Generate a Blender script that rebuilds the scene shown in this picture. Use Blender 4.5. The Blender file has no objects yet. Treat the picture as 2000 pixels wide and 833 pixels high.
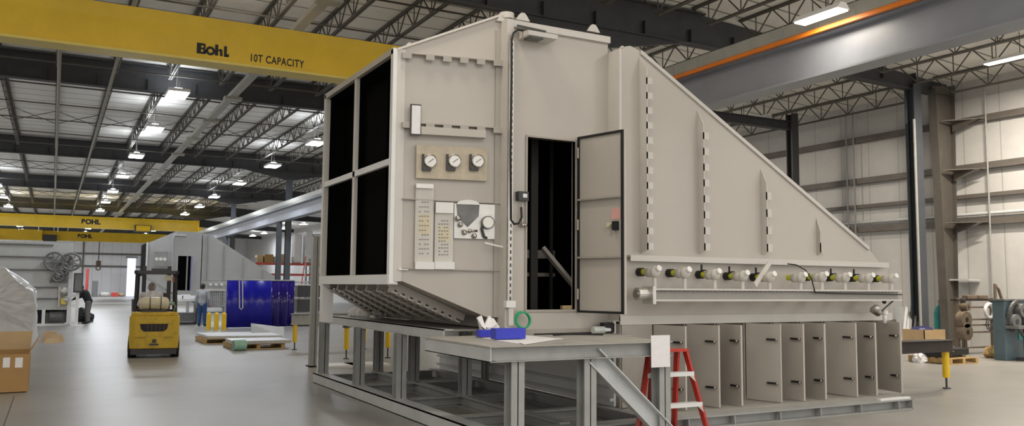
import bpy, math, random
from math import sin, cos, tan, pi, radians, hypot, atan2
from mathutils import Vector, Matrix
random.seed(7)
S = bpy.context.scene
COL = S.collection

# ------------------------------------------------------------------ camera
EYE = Vector((0.0, 0.0, 1.75))
YAW, PITCH, ROLL, FPX = 0.4935, 0.086, 0.008, 1661.0
_F = Vector((sin(YAW)*cos(PITCH), cos(YAW)*cos(PITCH), sin(PITCH)))
_R0 = Vector((cos(YAW), -sin(YAW), 0)); _U0 = _R0.cross(_F)
_R = _R0*cos(ROLL) + _U0*sin(ROLL); _U = -_R0*sin(ROLL) + _U0*cos(ROLL)
cam = bpy.data.cameras.new('camera'); camo = bpy.data.objects.new('camera', cam); COL.objects.link(camo)
cam.sensor_fit = 'HORIZONTAL'; cam.sensor_width = 36.0; cam.lens = FPX/2000*36.0
cam.clip_start = 0.1; cam.clip_end = 400
M3 = Matrix((_R, _U, -_F)).transposed()
camo.matrix_world = Matrix.Translation(EYE) @ M3.to_4x4()
S.camera = camo

# ------------------------------------------------------------------ world, exposure, lights
S.view_settings.view_transform = 'Standard'; S.view_settings.look = 'None'
S.view_settings.gamma = 1.0; S.view_settings.use_curve_mapping = False
S.view_settings.exposure = 0.0
W = bpy.data.worlds.new('daylight'); S.world = W; W.use_nodes = True
bg = W.node_tree.nodes['Background']; bg.inputs[0].default_value = (1.0, 0.965, 0.91, 1); bg.inputs[1].default_value = 1.35
HIGHBAY_W, STRIP_W, ROOF_FILL_W, HALL_FILL_W = 175, 600, 50, 90
HB_COL, ST_COL = (0.88, 0.93, 1.0), (1.0, 0.9, 0.76)

def lamp(name, loc, sx, sy, power, col):
    l = bpy.data.lights.new(name, 'AREA'); l.shape = 'RECTANGLE'; l.size = sx; l.size_y = sy
    l.energy = power; l.color = col
    o = bpy.data.objects.new(name, l); COL.objects.link(o); o.location = loc
    return o

def pt(u, v, x=None, y=None, z=None, pl=None):
    """the point of the place seen at (u, v) of the photograph on a world plane"""
    d = _F*FPX + _R*(u-1000) - _U*(v-416.5)
    if pl: t = (pl[0]-EYE).dot(pl[1])/d.dot(pl[1])
    elif x is not None: t = x/d.x
    elif y is not None: t = y/d.y
    else: t = (z-EYE.z)/d.z
    return EYE + d*t

# ------------------------------------------------------------------ materials
MATS = {}
def mat(name, col, rough=0.5, metal=0.0, var=0.06, scale=3.0, emit=None, alpha=None, spec=0.5, bump=0.0, stripes=None, trans=0.0, dirt=None):
    if name in MATS: return MATS[name]
    m = bpy.data.materials.new(name); m.use_nodes = True; MATS[name] = m
    nt = m.node_tree; b = nt.nodes['Principled BSDF']
    b.inputs['Base Color'].default_value = (*col, 1); b.inputs['Roughness'].default_value = rough
    b.inputs['Metallic'].default_value = metal; b.inputs['Specular IOR Level'].default_value = spec
    tc = nt.nodes.new('ShaderNodeTexCoord')
    if var:
        n = nt.nodes.new('ShaderNodeTexNoise'); n.inputs['Scale'].default_value = scale; n.inputs['Detail'].default_value = 5
        n.inputs['Roughness'].default_value = 0.6
        nt.links.new(tc.outputs['Object'], n.inputs['Vector'])
        r = nt.nodes.new('ShaderNodeValToRGB')
        r.color_ramp.elements[0].position = 0.3; r.color_ramp.elements[1].position = 0.7
        r.color_ramp.elements[0].color = (*[c*(1-var) for c in col], 1); r.color_ramp.elements[1].color = (*[min(1, c*(1+var)) for c in col], 1)
        nt.links.new(n.outputs['Fac'], r.inputs['Fac']); out = r.outputs['Color']
        if dirt:
            n2 = nt.nodes.new('ShaderNodeTexNoise'); n2.inputs['Scale'].default_value = dirt[0]; n2.inputs['Detail'].default_value = 8
            n2.inputs['Roughness'].default_value = 0.7; nt.links.new(tc.outputs['Object'], n2.inputs['Vector'])
            r2 = nt.nodes.new('ShaderNodeValToRGB'); r2.color_ramp.elements[0].position = 0.52; r2.color_ramp.elements[1].position = 0.68
            r2.color_ramp.elements[0].color = (0, 0, 0, 1); r2.color_ramp.elements[1].color = (dirt[2], dirt[2], dirt[2], 1)
            nt.links.new(n2.outputs['Fac'], r2.inputs['Fac'])
            mx = nt.nodes.new('ShaderNodeMix'); mx.data_type = 'RGBA'; nt.links.new(r2.outputs['Color'], mx.inputs['Factor'])
            nt.links.new(out, mx.inputs[6]); mx.inputs[7].default_value = (*dirt[1], 1); out = mx.outputs[2]
        if stripes:   # (axis, pitch, dark share, darker colour): seams between sheets
            sp = nt.nodes.new('ShaderNodeSeparateXYZ'); nt.links.new(tc.outputs['Object'], sp.inputs[0])
            ma = nt.nodes.new('ShaderNodeMath'); ma.operation = 'MULTIPLY'; ma.inputs[1].default_value = 1/stripes[1]
            nt.links.new(sp.outputs[stripes[0]], ma.inputs[0])
            fr = nt.nodes.new('ShaderNodeMath'); fr.operation = 'FRACT'; nt.links.new(ma.outputs[0], fr.inputs[0])
            lt = nt.nodes.new('ShaderNodeMath'); lt.operation = 'LESS_THAN'; lt.inputs[1].default_value = stripes[2]
            nt.links.new(fr.outputs[0], lt.inputs[0])
            mx = nt.nodes.new('ShaderNodeMix'); mx.data_type = 'RGBA'; nt.links.new(lt.outputs[0], mx.inputs['Factor'])
            nt.links.new(out, mx.inputs[6]); mx.inputs[7].default_value = (*stripes[3], 1); out = mx.outputs[2]
        nt.links.new(out, b.inputs['Base Color'])
        if bump:
            bp = nt.nodes.new('ShaderNodeBump'); bp.inputs['Strength'].default_value = bump; bp.inputs['Distance'].default_value = 0.02
            nt.links.new(n.outputs['Fac'], bp.inputs['Height']); nt.links.new(bp.outputs['Normal'], b.inputs['Normal'])
    if emit:
        b.inputs['Emission Color'].default_value = (*emit[0], 1); b.inputs['Emission Strength'].default_value = emit[1]
    if alpha is not None: b.inputs['Alpha'].default_value = alpha
    if trans: b.inputs['Transmission Weight'].default_value = trans
    return m

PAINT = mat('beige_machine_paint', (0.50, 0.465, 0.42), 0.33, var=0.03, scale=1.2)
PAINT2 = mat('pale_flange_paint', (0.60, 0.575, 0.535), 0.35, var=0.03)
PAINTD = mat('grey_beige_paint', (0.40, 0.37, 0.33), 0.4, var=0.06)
INSIDE = mat('shade_black_interior', (0.003, 0.003, 0.0027), 0.9, var=0.2, spec=0.05)  # near-black colour stands in for the shade inside the housings
STEEL = mat('grey_primer_steel', (0.34, 0.345, 0.335), 0.45, var=0.1, scale=4)
STEELL = mat('pale_primer_steel', (0.56, 0.575, 0.58), 0.42, var=0.08, scale=3)
DECK = mat('deck_plate', (0.40, 0.385, 0.35), 0.5, var=0.1, scale=5, dirt=(3.0, (0.25, 0.24, 0.22), 0.6))
DARKST = mat('dark_roof_steel', (0.045, 0.046, 0.05), 0.6, var=0.15)
JOIST = mat('bronze_joist_steel', (0.10, 0.092, 0.078), 0.6, var=0.15)
RUNWAY = mat('blue_grey_runway_paint', (0.25, 0.265, 0.30), 0.42, var=0.1, scale=1.0)
COLM = mat('column_paint', (0.06, 0.067, 0.08), 0.5, var=0.12)
COLB = mat('brown_column_paint', (0.10, 0.088, 0.075), 0.5, var=0.12)
YEL = mat('crane_yellow', (0.80, 0.52, 0.012), 0.4, var=0.07, scale=1.5)
YEL2 = mat('pale_crane_yellow', (0.78, 0.62, 0.12), 0.35, var=0.05)
LIFTY = mat('forklift_yellow', (0.60, 0.40, 0.02), 0.45, var=0.1, dirt=(6.0, (0.25, 0.17, 0.04), 0.5))
BLACK = mat('black_rubber', (0.012, 0.012, 0.013), 0.6, var=0.2)
DKGREY = mat('dark_grey_plastic', (0.05, 0.05, 0.055), 0.5, var=0.1)
WHITE = mat('white_paint', (0.78, 0.78, 0.77), 0.4, var=0.03)
PAPER = mat('white_paper', (0.82, 0.81, 0.82), 0.7, var=0.04, scale=12)
CHROME = mat('zinc_plated_strut', (0.45, 0.43, 0.40), 0.25, 1.0, var=0.1, scale=10)
ALU = mat('brushed_aluminium', (0.62, 0.61, 0.58), 0.35, 0.7, var=0.08, scale=8)
BRASSY = mat('cream_gauge_board', (0.52, 0.45, 0.34), 0.5, var=0.12, scale=9)
CLEAR = mat('clear_acrylic', (0.86, 0.83, 0.76), 0.06, var=0.0, alpha=0.12)
GLASS = mat('gauge_glass', (0.85, 0.84, 0.80), 0.1, var=0.04)
YELNEON = mat('lime_yellow_hose', (0.52, 0.55, 0.03), 0.45, var=0.08)
RED = mat('ladder_red', (0.50, 0.035, 0.02), 0.4, var=0.1)
REDR = mat('rack_red', (0.55, 0.06, 0.05), 0.45, var=0.08)
BLUEB = mat('blue_cardboard', (0.035, 0.045, 0.50), 0.5, var=0.06)
CURT = mat('blue_vinyl_sheet', (0.006, 0.006, 0.30), 0.25, var=0.12, scale=1.2)
CURT2 = mat('violet_clear_vinyl', (0.018, 0.010, 0.16), 0.12, var=0.3, scale=1.5)
CARD = mat('brown_cardboard', (0.40, 0.235, 0.085), 0.7, var=0.07, scale=4)
CARDL = mat('pale_cardboard', (0.50, 0.35, 0.19), 0.7, var=0.08)
WOOD = mat('pallet_wood', (0.45, 0.30, 0.12), 0.7, var=0.2, scale=6)
TARP = mat('translucent_white_sheeting', (0.62, 0.63, 0.64), 0.25, var=0.1, scale=2.0, bump=0.4)
ORANGE = mat('orange_conductor_bar', (0.75, 0.20, 0.01), 0.5, var=0.06)
RAILG = mat('grey_green_rail', (0.36, 0.36, 0.32), 0.5, var=0.08)
GREEN = mat('green_hose', (0.02, 0.36, 0.15), 0.4, var=0.05)
MINT = mat('mint_wrap', (0.30, 0.52, 0.42), 0.5, var=0.12)
CYAN = mat('teal_cylinder_paint', (0.03, 0.30, 0.29), 0.45, var=0.1)
BLUEM = mat('blue_machine_paint', (0.085, 0.13, 0.155), 0.45, var=0.12)
GREYM = mat('grey_cast_iron', (0.17, 0.17, 0.17), 0.5, 0.2, var=0.2, scale=6)
RUST = mat('brown_reel_steel', (0.16, 0.12, 0.085), 0.6, var=0.2, scale=6)
BROWNB = mat('rusty_beam', (0.028, 0.02, 0.015), 0.6, var=0.25, scale=4)
PINK = mat('pink_sticker', (0.72, 0.40, 0.37), 0.6, var=0.04)
WRAP = mat('stretch_wrap_white', (0.74, 0.72, 0.70), 0.3, var=0.1, scale=3)
CREAM = mat('cream_gas_tank', (0.60, 0.55, 0.40), 0.4, var=0.08)
SKIN = mat('skin', (0.50, 0.30, 0.21), 0.55, var=0.06)
HAIR = mat('dark_hair', (0.02, 0.015, 0.012), 0.6, var=0.2)
LAMPM = mat('lamp_lens', (1, 1, 1), 0.4, var=0, emit=((0.95, 0.97, 1.0), 9.0))
LAMPW = mat('warm_lamp_lens', (1, 1, 1), 0.4, var=0, emit=((1.0, 0.93, 0.80), 4.0))
LAMPOFF = mat('unlit_lamp_lens', (0.75, 0.75, 0.72), 0.4, var=0.03)
DAY = mat('glowing_strip_vinyl', (0.72, 0.74, 0.86), 0.3, var=0.08, emit=((0.75, 0.78, 1.0), 0.7))  # emission stands in for daylight coming through the strips
FLOORM = mat('concrete_floor', (0.30, 0.29, 0.272), 0.36, var=0.10, scale=0.45, dirt=(0.8, (0.19, 0.18, 0.165), 0.45))
ROOFM = mat('white_roof_liner', (0.80, 0.785, 0.74), 0.6, var=0.04, stripes=('Y', 1.05, 0.07, (0.26, 0.25, 0.23)))
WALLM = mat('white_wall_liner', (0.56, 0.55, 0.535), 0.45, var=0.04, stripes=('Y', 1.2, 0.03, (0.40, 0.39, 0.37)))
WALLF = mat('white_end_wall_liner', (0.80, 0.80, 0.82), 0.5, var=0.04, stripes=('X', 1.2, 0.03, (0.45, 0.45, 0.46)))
GIRTM = mat('wall_girt_steel', (0.13, 0.115, 0.10), 0.5, var=0.12)

# ------------------------------------------------------------------ mesh helpers
class MB:
    def __init__(s): s.v = []; s.f = []
    def add(s, vs, fs):
        n = len(s.v); s.v += [Vector(p) for p in vs]; s.f += [tuple(i+n for i in f) for f in fs]; return s
    def box(s, x0, x1, y0, y1, z0, z1):
        return s.add([(x0,y0,z0),(x1,y0,z0),(x1,y1,z0),(x0,y1,z0),(x0,y0,z1),(x1,y0,z1),(x1,y1,z1),(x0,y1,z1)],
                     [(0,3,2,1),(4,5,6,7),(0,1,5,4),(1,2,6,5),(2,3,7,6),(3,0,4,7)])
    def fbox(s, fr, a0, a1, b0, b1, c0, c1):
        """box in a frame (origin, e1, e2, e3)"""
        o, e1, e2, e3 = fr
        P = [o+e1*a+e2*b+e3*c for c in (c0, c1) for a, b in ((a0,b0),(a1,b0),(a1,b1),(a0,b1))]
        return s.add(P, [(0,3,2,1),(4,5,6,7),(0,1,5,4),(1,2,6,5),(2,3,7,6),(3,0,4,7)])
    def prism(s, pts, d):
        """polygon of 3-D points extruded by vector d"""
        n = len(pts); d = Vector(d); P = [Vector(p) for p in pts]
        return s.add(P+[p+d for p in P], [tuple(range(n-1, -1, -1)), tuple(range(n, 2*n))]+[(i, (i+1)%n, (i+1)%n+n, i+n) for i in range(n)])
    def bar(s, p, q, w, h, up=(0,0,1)):
        p, q = Vector(p), Vector(q); t = (q-p).normalized(); up = Vector(up)
        if abs(t.dot(up)) > .98: up = Vector((0,1,0))
        a = t.cross(up).normalized(); b = a.cross(t)
        P = [c+a*i*w/2+b*j*h/2 for c in (p, q) for i, j in ((-1,-1),(1,-1),(1,1),(-1,1))]
        return s.add(P, [(0,3,2,1),(4,5,6,7),(0,1,5,4),(1,2,6,5),(2,3,7,6),(3,0,4,7)])
    def tube(s, pts, r, n=8, closed=False):
        pts = [Vector(p) for p in pts]; R = r if isinstance(r, (list, tuple)) else [r]*len(pts)
        m = len(pts); V = []; F = []; pa = None
        for i, p in enumerate(pts):
            if closed: t = pts[(i+1)%m]-pts[i-1]
            else: t = pts[min(i+1, m-1)]-pts[max(i-1, 0)]
            t.normalize()
            if pa is None:
                up = Vector((0,0,1)) if abs(t.z) < .9 else Vector((0,1,0)); pa = t.cross(up).normalized()
            a = (pa-t*pa.dot(t)).normalized(); b = t.cross(a); pa = a
            V += [p+(a*cos(2*pi*k/n)+b*sin(2*pi*k/n))*R[i] for k in range(n)]
        for i in range(m if closed else m-1):
            j = (i+1) % m
            F += [(i*n+k, i*n+(k+1)%n, j*n+(k+1)%n, j*n+k) for k in range(n)]
        if not closed: F += [tuple(range(n-1, -1, -1)), tuple((m-1)*n+k for k in range(n))]
        return s.add(V, F)
    def cyl(s, p, q, r, n=16, r2=None): return s.tube([p, q], [r, r if r2 is None else r2], n)
    def ball(s, c, r, n=12, sc=(1,1,1)):
        c = Vector(c); V = []; F = []; m = n//2
        for i in range(1, m):
            for k in range(n): V.append(c+Vector((sin(pi*i/m)*cos(2*pi*k/n)*r*sc[0], sin(pi*i/m)*sin(2*pi*k/n)*r*sc[1], cos(pi*i/m)*r*sc[2])))
        for i in range(m-2): F += [(i*n+k, (i+1)*n+k, (i+1)*n+(k+1)%n, i*n+(k+1)%n) for k in range(n)]
        V += [c+Vector((0,0,r*sc[2])), c-Vector((0,0,r*sc[2]))]; a = len(V)-2
        F += [(a, k, (k+1)%n) for k in range(n)]+[(a+1, (m-2)*n+(k+1)%n, (m-2)*n+k) for k in range(n)]
        return s.add(V, F)
    def ring(s, c, ax, R, r, n=28, m=8):
        c, ax = Vector(c), Vector(ax).normalized(); u = ax.orthogonal().normalized(); w = ax.cross(u)
        return s.tube([c+(u*cos(2*pi*k/n)+w*sin(2*pi*k/n))*R for k in range(n)], r, m, True)
    def ibeam(s, p, q, w, h, tf, tw, up=(0,0,1)):
        p, q = Vector(p), Vector(q); t = (q-p).normalized(); up = Vector(up); a = t.cross(up).normalized(); b = a.cross(t)
        for o, ww, hh in ((b*(h-tf)/2, w, tf), (-b*(h-tf)/2, w, tf), (Vector(), tw, h-tf*2)):
            s.bar(p+o, q+o, ww, hh, up=b)
        return s
    def build(s, name, m, parent=None, smooth=False, loc=None, bevel=0.0, label=None):
        me = bpy.data.meshes.new(name)
        L = LOC.get(parent.name, Vector()) if parent else None
        if parent is None:
            if loc is None:
                xs, ys, zs = zip(*s.v); loc = Vector(((min(xs)+max(xs))/2, (min(ys)+max(ys))/2, min(zs)))
            L = Vector(loc)
        me.from_pydata([v-L for v in s.v], [], s.f); me.materials.append(m); me.update()
        if smooth:
            for p in me.polygons: p.use_smooth = len(p.vertices) < 8
        o = bpy.data.objects.new(name, me); COL.objects.link(o)
        if parent: o.parent = parent; LOC[o.name] = L
        else: o.location = L; LOC[o.name] = L
        if bevel:
            b = o.modifiers.new('bevel', 'BEVEL'); b.width = bevel; b.segments = 2; b.limit_method = 'ANGLE'
        if label: o['label'] = label
        return o
LOC = {}
def thing(name, label, cat, loc=(0,0,0), group=None):
    o = bpy.data.objects.new(name, None); COL.objects.link(o); o.location = loc; LOC[o.name] = Vector(loc)
    o.empty_display_size = 0.2
    return tag(o, label, cat, group)
def tag(o, label, cat, group=None):
    o['label'] = label; o['category'] = cat; o['kind'] = 'thing'
    if group: o['group'] = group
    return o
def struct(o): o['kind'] = 'structure'; return o
def dup(root, loc, label=None, group=None):
    r = root.copy(); COL.objects.link(r); r.location = loc
    if label: r['label'] = label
    if group: r['group'] = group
    for c in list(root.children):
        d = c.copy(); COL.objects.link(d); d.parent = r
        for g in list(c.children):
            e = g.copy(); COL.objects.link(e); e.parent = d
    return r
X, Y, Z = Vector((1,0,0)), Vector((0,1,0)), Vector((0,0,1))
def text(name, body, m, parent, fr, size, bold=0.0, extrude=0.004, spacing=1.0, sx=1.0):
    """lettering as a mesh in frame (origin, right, up, out)"""
    cu = bpy.data.curves.new(name, 'FONT'); cu.body = body; cu.size = size; cu.extrude = extrude; cu.offset = bold; cu.space_character = spacing
    t = bpy.data.objects.new(name+'_tmp', cu); COL.objects.link(t)
    bpy.context.view_layer.update()
    me = bpy.data.meshes.new_from_object(t.evaluated_get(bpy.context.evaluated_depsgraph_get()))
    bpy.data.objects.remove(t); bpy.data.curves.remove(cu)
    o, e1, e2, e3 = fr; L = LOC[parent.name]
    for v in me.vertices: v.co = o+e1*v.co.x*sx+e2*v.co.y+e3*v.co.z-L
    me.name = name; me.materials.clear(); me.materials.append(m)
    ob = bpy.data.objects.new(name, me); COL.objects.link(ob); ob.parent = parent; LOC[ob.name] = L
    return ob

# ================================================================== SETTING
struct(MB().box(-12, 25.7, -14, 133, -0.2, 0).build('floor', FLOORM, loc=(0,0,0)))
def zr(x): return 9.1 if x < 15 else 9.1-(x-15)*0.068
cm = MB()
for x0, x1 in ((-12, 15), (15, 25.7)):
    cm.prism([(x0,2.5,zr(x0)),(x1,2.5,zr(x1)),(x1,2.5,zr(x1)+.2),(x0,2.5,zr(x0)+.2)], (0, 130.5, 0))
struct(cm.build('ceiling', ROOFM, loc=(0,0,0)))
wr_ = MB().box(25.4, 25.7, 2.0, 32, 0, 8.6).box(25.4, 25.7, 32, 60, 0, 2.4).box(25.4, 25.7, 60, 133, 0, 8.6)  # middle stretch left open above, out of view, to let daylight in
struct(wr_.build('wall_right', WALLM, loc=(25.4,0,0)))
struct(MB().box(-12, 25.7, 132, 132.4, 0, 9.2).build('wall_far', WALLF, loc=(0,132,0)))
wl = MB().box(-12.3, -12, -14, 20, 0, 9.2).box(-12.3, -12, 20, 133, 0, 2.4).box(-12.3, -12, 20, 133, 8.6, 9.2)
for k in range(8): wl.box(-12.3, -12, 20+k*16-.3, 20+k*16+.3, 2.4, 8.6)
struct(wl.build('wall_left', WALLM, loc=(-12,0,0)))   # unseen band along the far half, left open to let daylight onto the roof
# control joints sawn in the slab
jm = MB()
for p, q in (((0, 833), (80, 660)),):
    a, b = pt(6, 833, z=0), pt(27, 775, z=0); jm.prism([a, a+X*.012, b+X*.012, b], (0,0,.002))
struct(jm.build('floor_joint', DKGREY))

# ---- roof frames
FR = [17.2, 30.5, 48.5, 65.5, 84.0, 102.0, 120.0]
where = ['above the beige filter house', 'just behind the lettered yellow crane', 'second behind the lettered yellow crane',
         'third behind the lettered yellow crane', 'above the plain yellow crane', 'behind the plain yellow crane', 'nearest the end wall']
for y, w in zip(FR, where):
    r = thing('steel_rafter', 'deep dark steel roof rafter '+w, 'rafter', (11.6, y, 8.15))
    m = MB(); zb = 8.15
    m.prism([(-11.5,y-.012,zb),(15,y-.012,zb),(25.2,y-.012,7.95),(25.2,y-.012,8.36),(15,y-.012,9.02),(-11.5,y-.012,9.02)], (0,.024,0))
    m.box(-11.5, 15, y-.15, y+.15, zb, zb+.03); m.prism([(15,y-.15,zb),(25.2,y-.15,7.95),(25.2,y-.15,7.98),(15,y-.15,zb+.03)], (0,.3,0)); m.box(-11.5, 15, y-.15, y+.15, 9.0, 9.04)
    for x in [k*1.5-11 for k in range(24)]: m.box(x-.01, x+.01, y-.14, y+.14, zb+.03, 8.55)
    m.build('beam', DARKST, r)
    h = MB()
    for x in (11.65,): h.prism([(x-2.6,y-.06,zb),(x+2.6,y-.06,zb),(x+.3,y-.06,zb-.45),(x-.3,y-.06,zb-.45)], (0,.12,0))
    h.build('haunch', DARKST, r)
for y, w in list(zip(FR, where))[2:5]:
    c = tag(MB().ibeam((11.65,y,0), (11.65,y,7.72), .3, .32, .025, .02, up=(0,1,0)).build('steel_column', COLM), 'dark building column under the rafter '+w, 'column')
    c = tag(MB().ibeam((11.15,y,0), (11.15,y,5.3), .26, .28, .025, .02, up=(0,1,0)).build('runway_column', COLM), 'runway support column by the rafter '+w, 'column')
# ---- open web joists
JX = [-5.05+1.63*k for k in range(19)]
bays = [(3.0, 17.0, 'bay over the camera'), (17.4, 30.3, 'bay of the lettered crane'), (30.7, 48.3, 'bay behind the lettered crane'), (48.7, 65.3, 'second bay behind the lettered crane'),
        (65.7, 83.8, 'bay in front of the plain crane'), (84.2, 101.8, 'bay behind the plain crane'), (102.2, 119.8, 'bay next to the last roof bay')]
def joist_mesh(L):
    m = MB(); D = 0.62
    for s in (-.035, .035):
        m.bar((s,0,-.03), (s,L,-.03), .05, .05); m.bar((s,.6,-D), (s,L-.6,-D), .045, .045)
    n = int((L-1.2)/0.55)//2*2; st = (L-1.2)/n; prev = Vector((0,0,-.03))
    for k in range(n+1):
        q = Vector((0, .6+k*st, -D if k % 2 == 0 else -.03)); m.bar(prev, q, .028, .028, up=(1,0,0)); prev = q
        if k % 2 == 0 : m.bar(q, (0, q.y, -.03), .022, .022)
    m.bar(prev, (0,L,-.03), .03, .03, up=(1,0,0))
    return m
for bi, (y0, y1, w) in enumerate(bays):
    proto = None
    for x in JX:
        if bi == 0 and x < 8: continue
        if bi >= 4 and x > 14: continue
        if proto is None:
            proto = joist_mesh(y1-y0).build('bar_joist', JOIST, loc=(0,0,0)); o = proto
            tag(proto, 'dark open web steel roof joist in the '+w, 'roof joist', 'open web joists in the '+w)
        else:
            o = proto.copy(); COL.objects.link(o)
        o.location = (x, y0, zr(x))
for bi, (y0, y1, w) in enumerate(bays[1:5]):
    proto = None
    for k in range(5):
        y = y0+(y1-y0)*(k+.5)/5
        if proto is None:
            m = MB()
            m.bar((-6,0,0), (14.5,0,0), .04, .04)
            proto = m.build('joist_bridging', JOIST, loc=(0,0,0))
            tag(proto, 'thin bridging bar across joists in the '+w, 'bridging bar', 'bridging bars in the '+w); o = proto
        else: o = proto.copy(); COL.objects.link(o)
        o.location = (0, y, 8.45)
    m = MB()
    for a, b in zip(JX[:10], JX[1:11]):
        yc = y0+(y1-y0)*.5+1.2
        m.bar((a,yc,8.5), (b,yc,9.05), .025, .025); m.bar((a,yc+.05,9.05), (b,yc+.05,8.5), .025, .025)
    tag(m.build('cross_bracing', JOIST), 'crossed brace rods in the '+w, 'bracing')
for x, w, mm in ((-.12, 'straight up the middle of the aisle roof', RAILG), (1.32, 'slanting beside the row of high bay lamps', RAILG)):
    m = MB().tube([(x, 18, 8.02), (x, 128, 8.02)], .05, 8)
    tag(m.build('sprinkler_pipe', mm, smooth=True), 'long pale overhead pipe '+w, 'pipe')
# cable tray with drop brackets
t = thing('cable_tray', 'long galvanised overhead cable trough with brackets below the rafters', 'cable tray', (5.0, 20, 7.85))
MB().box(4.9, 5.1, 11, 126, 7.95, 7.99).box(4.88, 4.9, 11, 126, 7.95, 8.08).box(5.1, 5.12, 11, 126, 7.95, 8.08).build('trough', RAILG, t)
for y in (14.4, 17.8, 25, 29, 33.5, 38, 43):
    MB().box(4.72, 5.28, y-.18, y+.18, 7.86, 7.95).bar((5.2,y,8.0), (5.2,y,8.5), .03, .03).build('bracket', RAILG, t)

# ---- lamps
def highbay(x, y, z, label, group, first=[None]):
    if first[0] is None:
        t = thing('high_bay_lamp', label, 'ceiling lamp', (0,0,0), group)
        MB().box(-.33,.33,-.62,.62,.02,.12).box(-.12,.12,-.3,.3,.12,.2).build('housing', WHITE, t)
        MB().box(-.30,.30,-.58,.58,0,.02).build('lens', LAMPM, t)
        m = MB()
        for yy in (-.4,.4): m.bar((0,yy,.12),(0,yy*.1,1.2),.02,.02)
        m.build('hanger', JOIST, t); first[0] = t
    else: t = dup(first[0], (0,0,0), label, group); t['group'] = group
    t.location = (x,y,z)
    lamp('high_bay_light', (x,y,z-.01), .58, 1.14, HIGHBAY_W*(1 if y < 50 else 1.5 if y < 78 else 2.2), HB_COL)
    u = lamp('roof_fill_light', (x,y,z+.14), .5, 1.1, ROOF_FILL_W, HB_COL); u.rotation_euler.x = pi  # upward light added to brighten the roof, not a part of the fixture
LZ = 7.9; LF = (LZ-1.75)/(8.6-1.75)
YS = [32.75, 40.7, 50.0, 60.0, 70.4, 80.1, 89.8, 120.3, 130.5]
desc = ['just past the lettered crane', 'second past the lettered crane', 'third past the lettered crane', 'fourth past the lettered crane', 'fifth past the lettered crane', 'sixth past the lettered crane', 'just in front of the plain crane', 'between the two plain cranes', 'close to the end wall']
for y, d in zip(YS, desc): highbay(3.69*LF, y*LF, LZ, 'white high bay lamp over the aisle, '+d, 'high bay lamps over the aisle')
for y, d in list(zip(YS, desc))[1:]: highbay((11.0 if y < 75 else 11.3)*LF, y*LF, LZ, 'white high bay lamp by the runway columns, '+d, 'high bay lamps along the runway')
for y, d in list(zip(YS, desc))[4:]: highbay(-3.85*LF, y*LF, LZ, 'white high bay lamp over the white machine, '+d, 'high bay lamps over the white machine')
for y, d in zip((96.5, 106, 117, 124.5), ('above the wrapped pallets', 'beside the columns', 'over the racks', 'by the end wall')): highbay(24.9*LF, y*LF, LZ, 'small far high bay lamp beyond the runway '+d, 'high bay lamps over the storage racks')
for p, q, lab, on in (((1562,49),(1646,18),'long bright strip lamp above the orange conductor rail',1), ((1930,129),(2010,106),'long bright strip lamp near the corner column and side wall',1), ((1452,240),(1505,229),'unlit pale strip lamp seen under the grey runway beam',0)):
    zz = 6.12 if 'orange' in lab else 7.9; a, b = pt(*p, z=zz), pt(*q, z=zz); xm = (a.x+b.x)/2; y0, y1 = min(a.y,b.y), max(a.y,b.y)
    if not on: y1 = y0+1.6
    elif y1-y0 < .9: y0 -= .2; y1 += .2
    t = thing('strip_lamp', lab, 'ceiling lamp', (xm,(y0+y1)/2,zz))
    MB().prism([(xm-.14,y0,zz+.02),(xm+.14,y0,zz+.02),(xm+.06,y0,zz+.12),(xm-.06,y0,zz+.12)], (0,y1-y0,0)).build('housing', WHITE, t)
    MB().box(xm-.12,xm+.12,y0+.02,y1-.02,zz-.004,zz+.02).build('lens', LAMPW if on else LAMPOFF, t)
    for yh in (y0+.3, y1-.3): MB().bar((xm,yh,zz+.1),(xm,yh,zr(xm)),.015,.015).build('hanger', JOIST, t)
    if on: lamp('strip_light', (xm,(y0+y1)/2,zz-.03), .24, y1-y0-.1, 28 if 'orange' in lab else STRIP_W, ST_COL)
# rows carried on unseen, no fixtures; right-bay lights added to brighten its wall
for i, (x, y) in enumerate(((3.7, 9.0), (3.7, 1.5), (11.0, 4.0), (19.0, 6.0), (20.5, 11.0), (-3.8, 10.0), (-3.8, 2.0), (3.7, 20.0), (19.0, 24.0), (19.5,34))):
    lamp('hall_fill_light', (x, y, 7.9), .6, 1.2, HALL_FILL_W*(4 if x > 15 else 1), ST_COL)
    u = lamp('hall_roof_fill_light', (x, y, 8.05), .5, 1.1, HALL_FILL_W*.3, ST_COL); u.rotation_euler.x = pi  # added upward to brighten the roof

# ---- crane runways
def runway(x, y0, y1, label, cond):
    t = thing('crane_runway', label, 'crane runway', (x, (y0+y1)/2, 5.3))
    MB().ibeam((x,y0,5.66), (x,y1,5.66), .42, .72, .035, .03).build('girder', RUNWAY, t)
    if cond:
        MB().box(x-.03,x+.03,y0,y1,6.02,6.30).build('rail', RAILG, t)
        m = MB().box(x-.27,x-.25,y0,y1,6.09,6.31); m.build('cover_strip', RAILG, t)
        MB().box(x-.30,x-.24,y0,24,6.0,6.075).build('conductor_bar', ORANGE, t, label='orange insulated conductor bar')
        for k in range(int((min(y1,40)-y0)/0.75)):
            y = y0+.3+k*.75
            MB().box(x-.285,x-.20,y-.012,y+.012,6.02,6.31).build('bracket', STEEL, t)
    return t
runway(11.3, 2.0, 130, 'blue grey crane runway beam with an orange conductor bar passing over the filter house', True)
runway(-5.4, 60, 130, 'far grey crane runway beam on the white machine side of the aisle', False)

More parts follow.
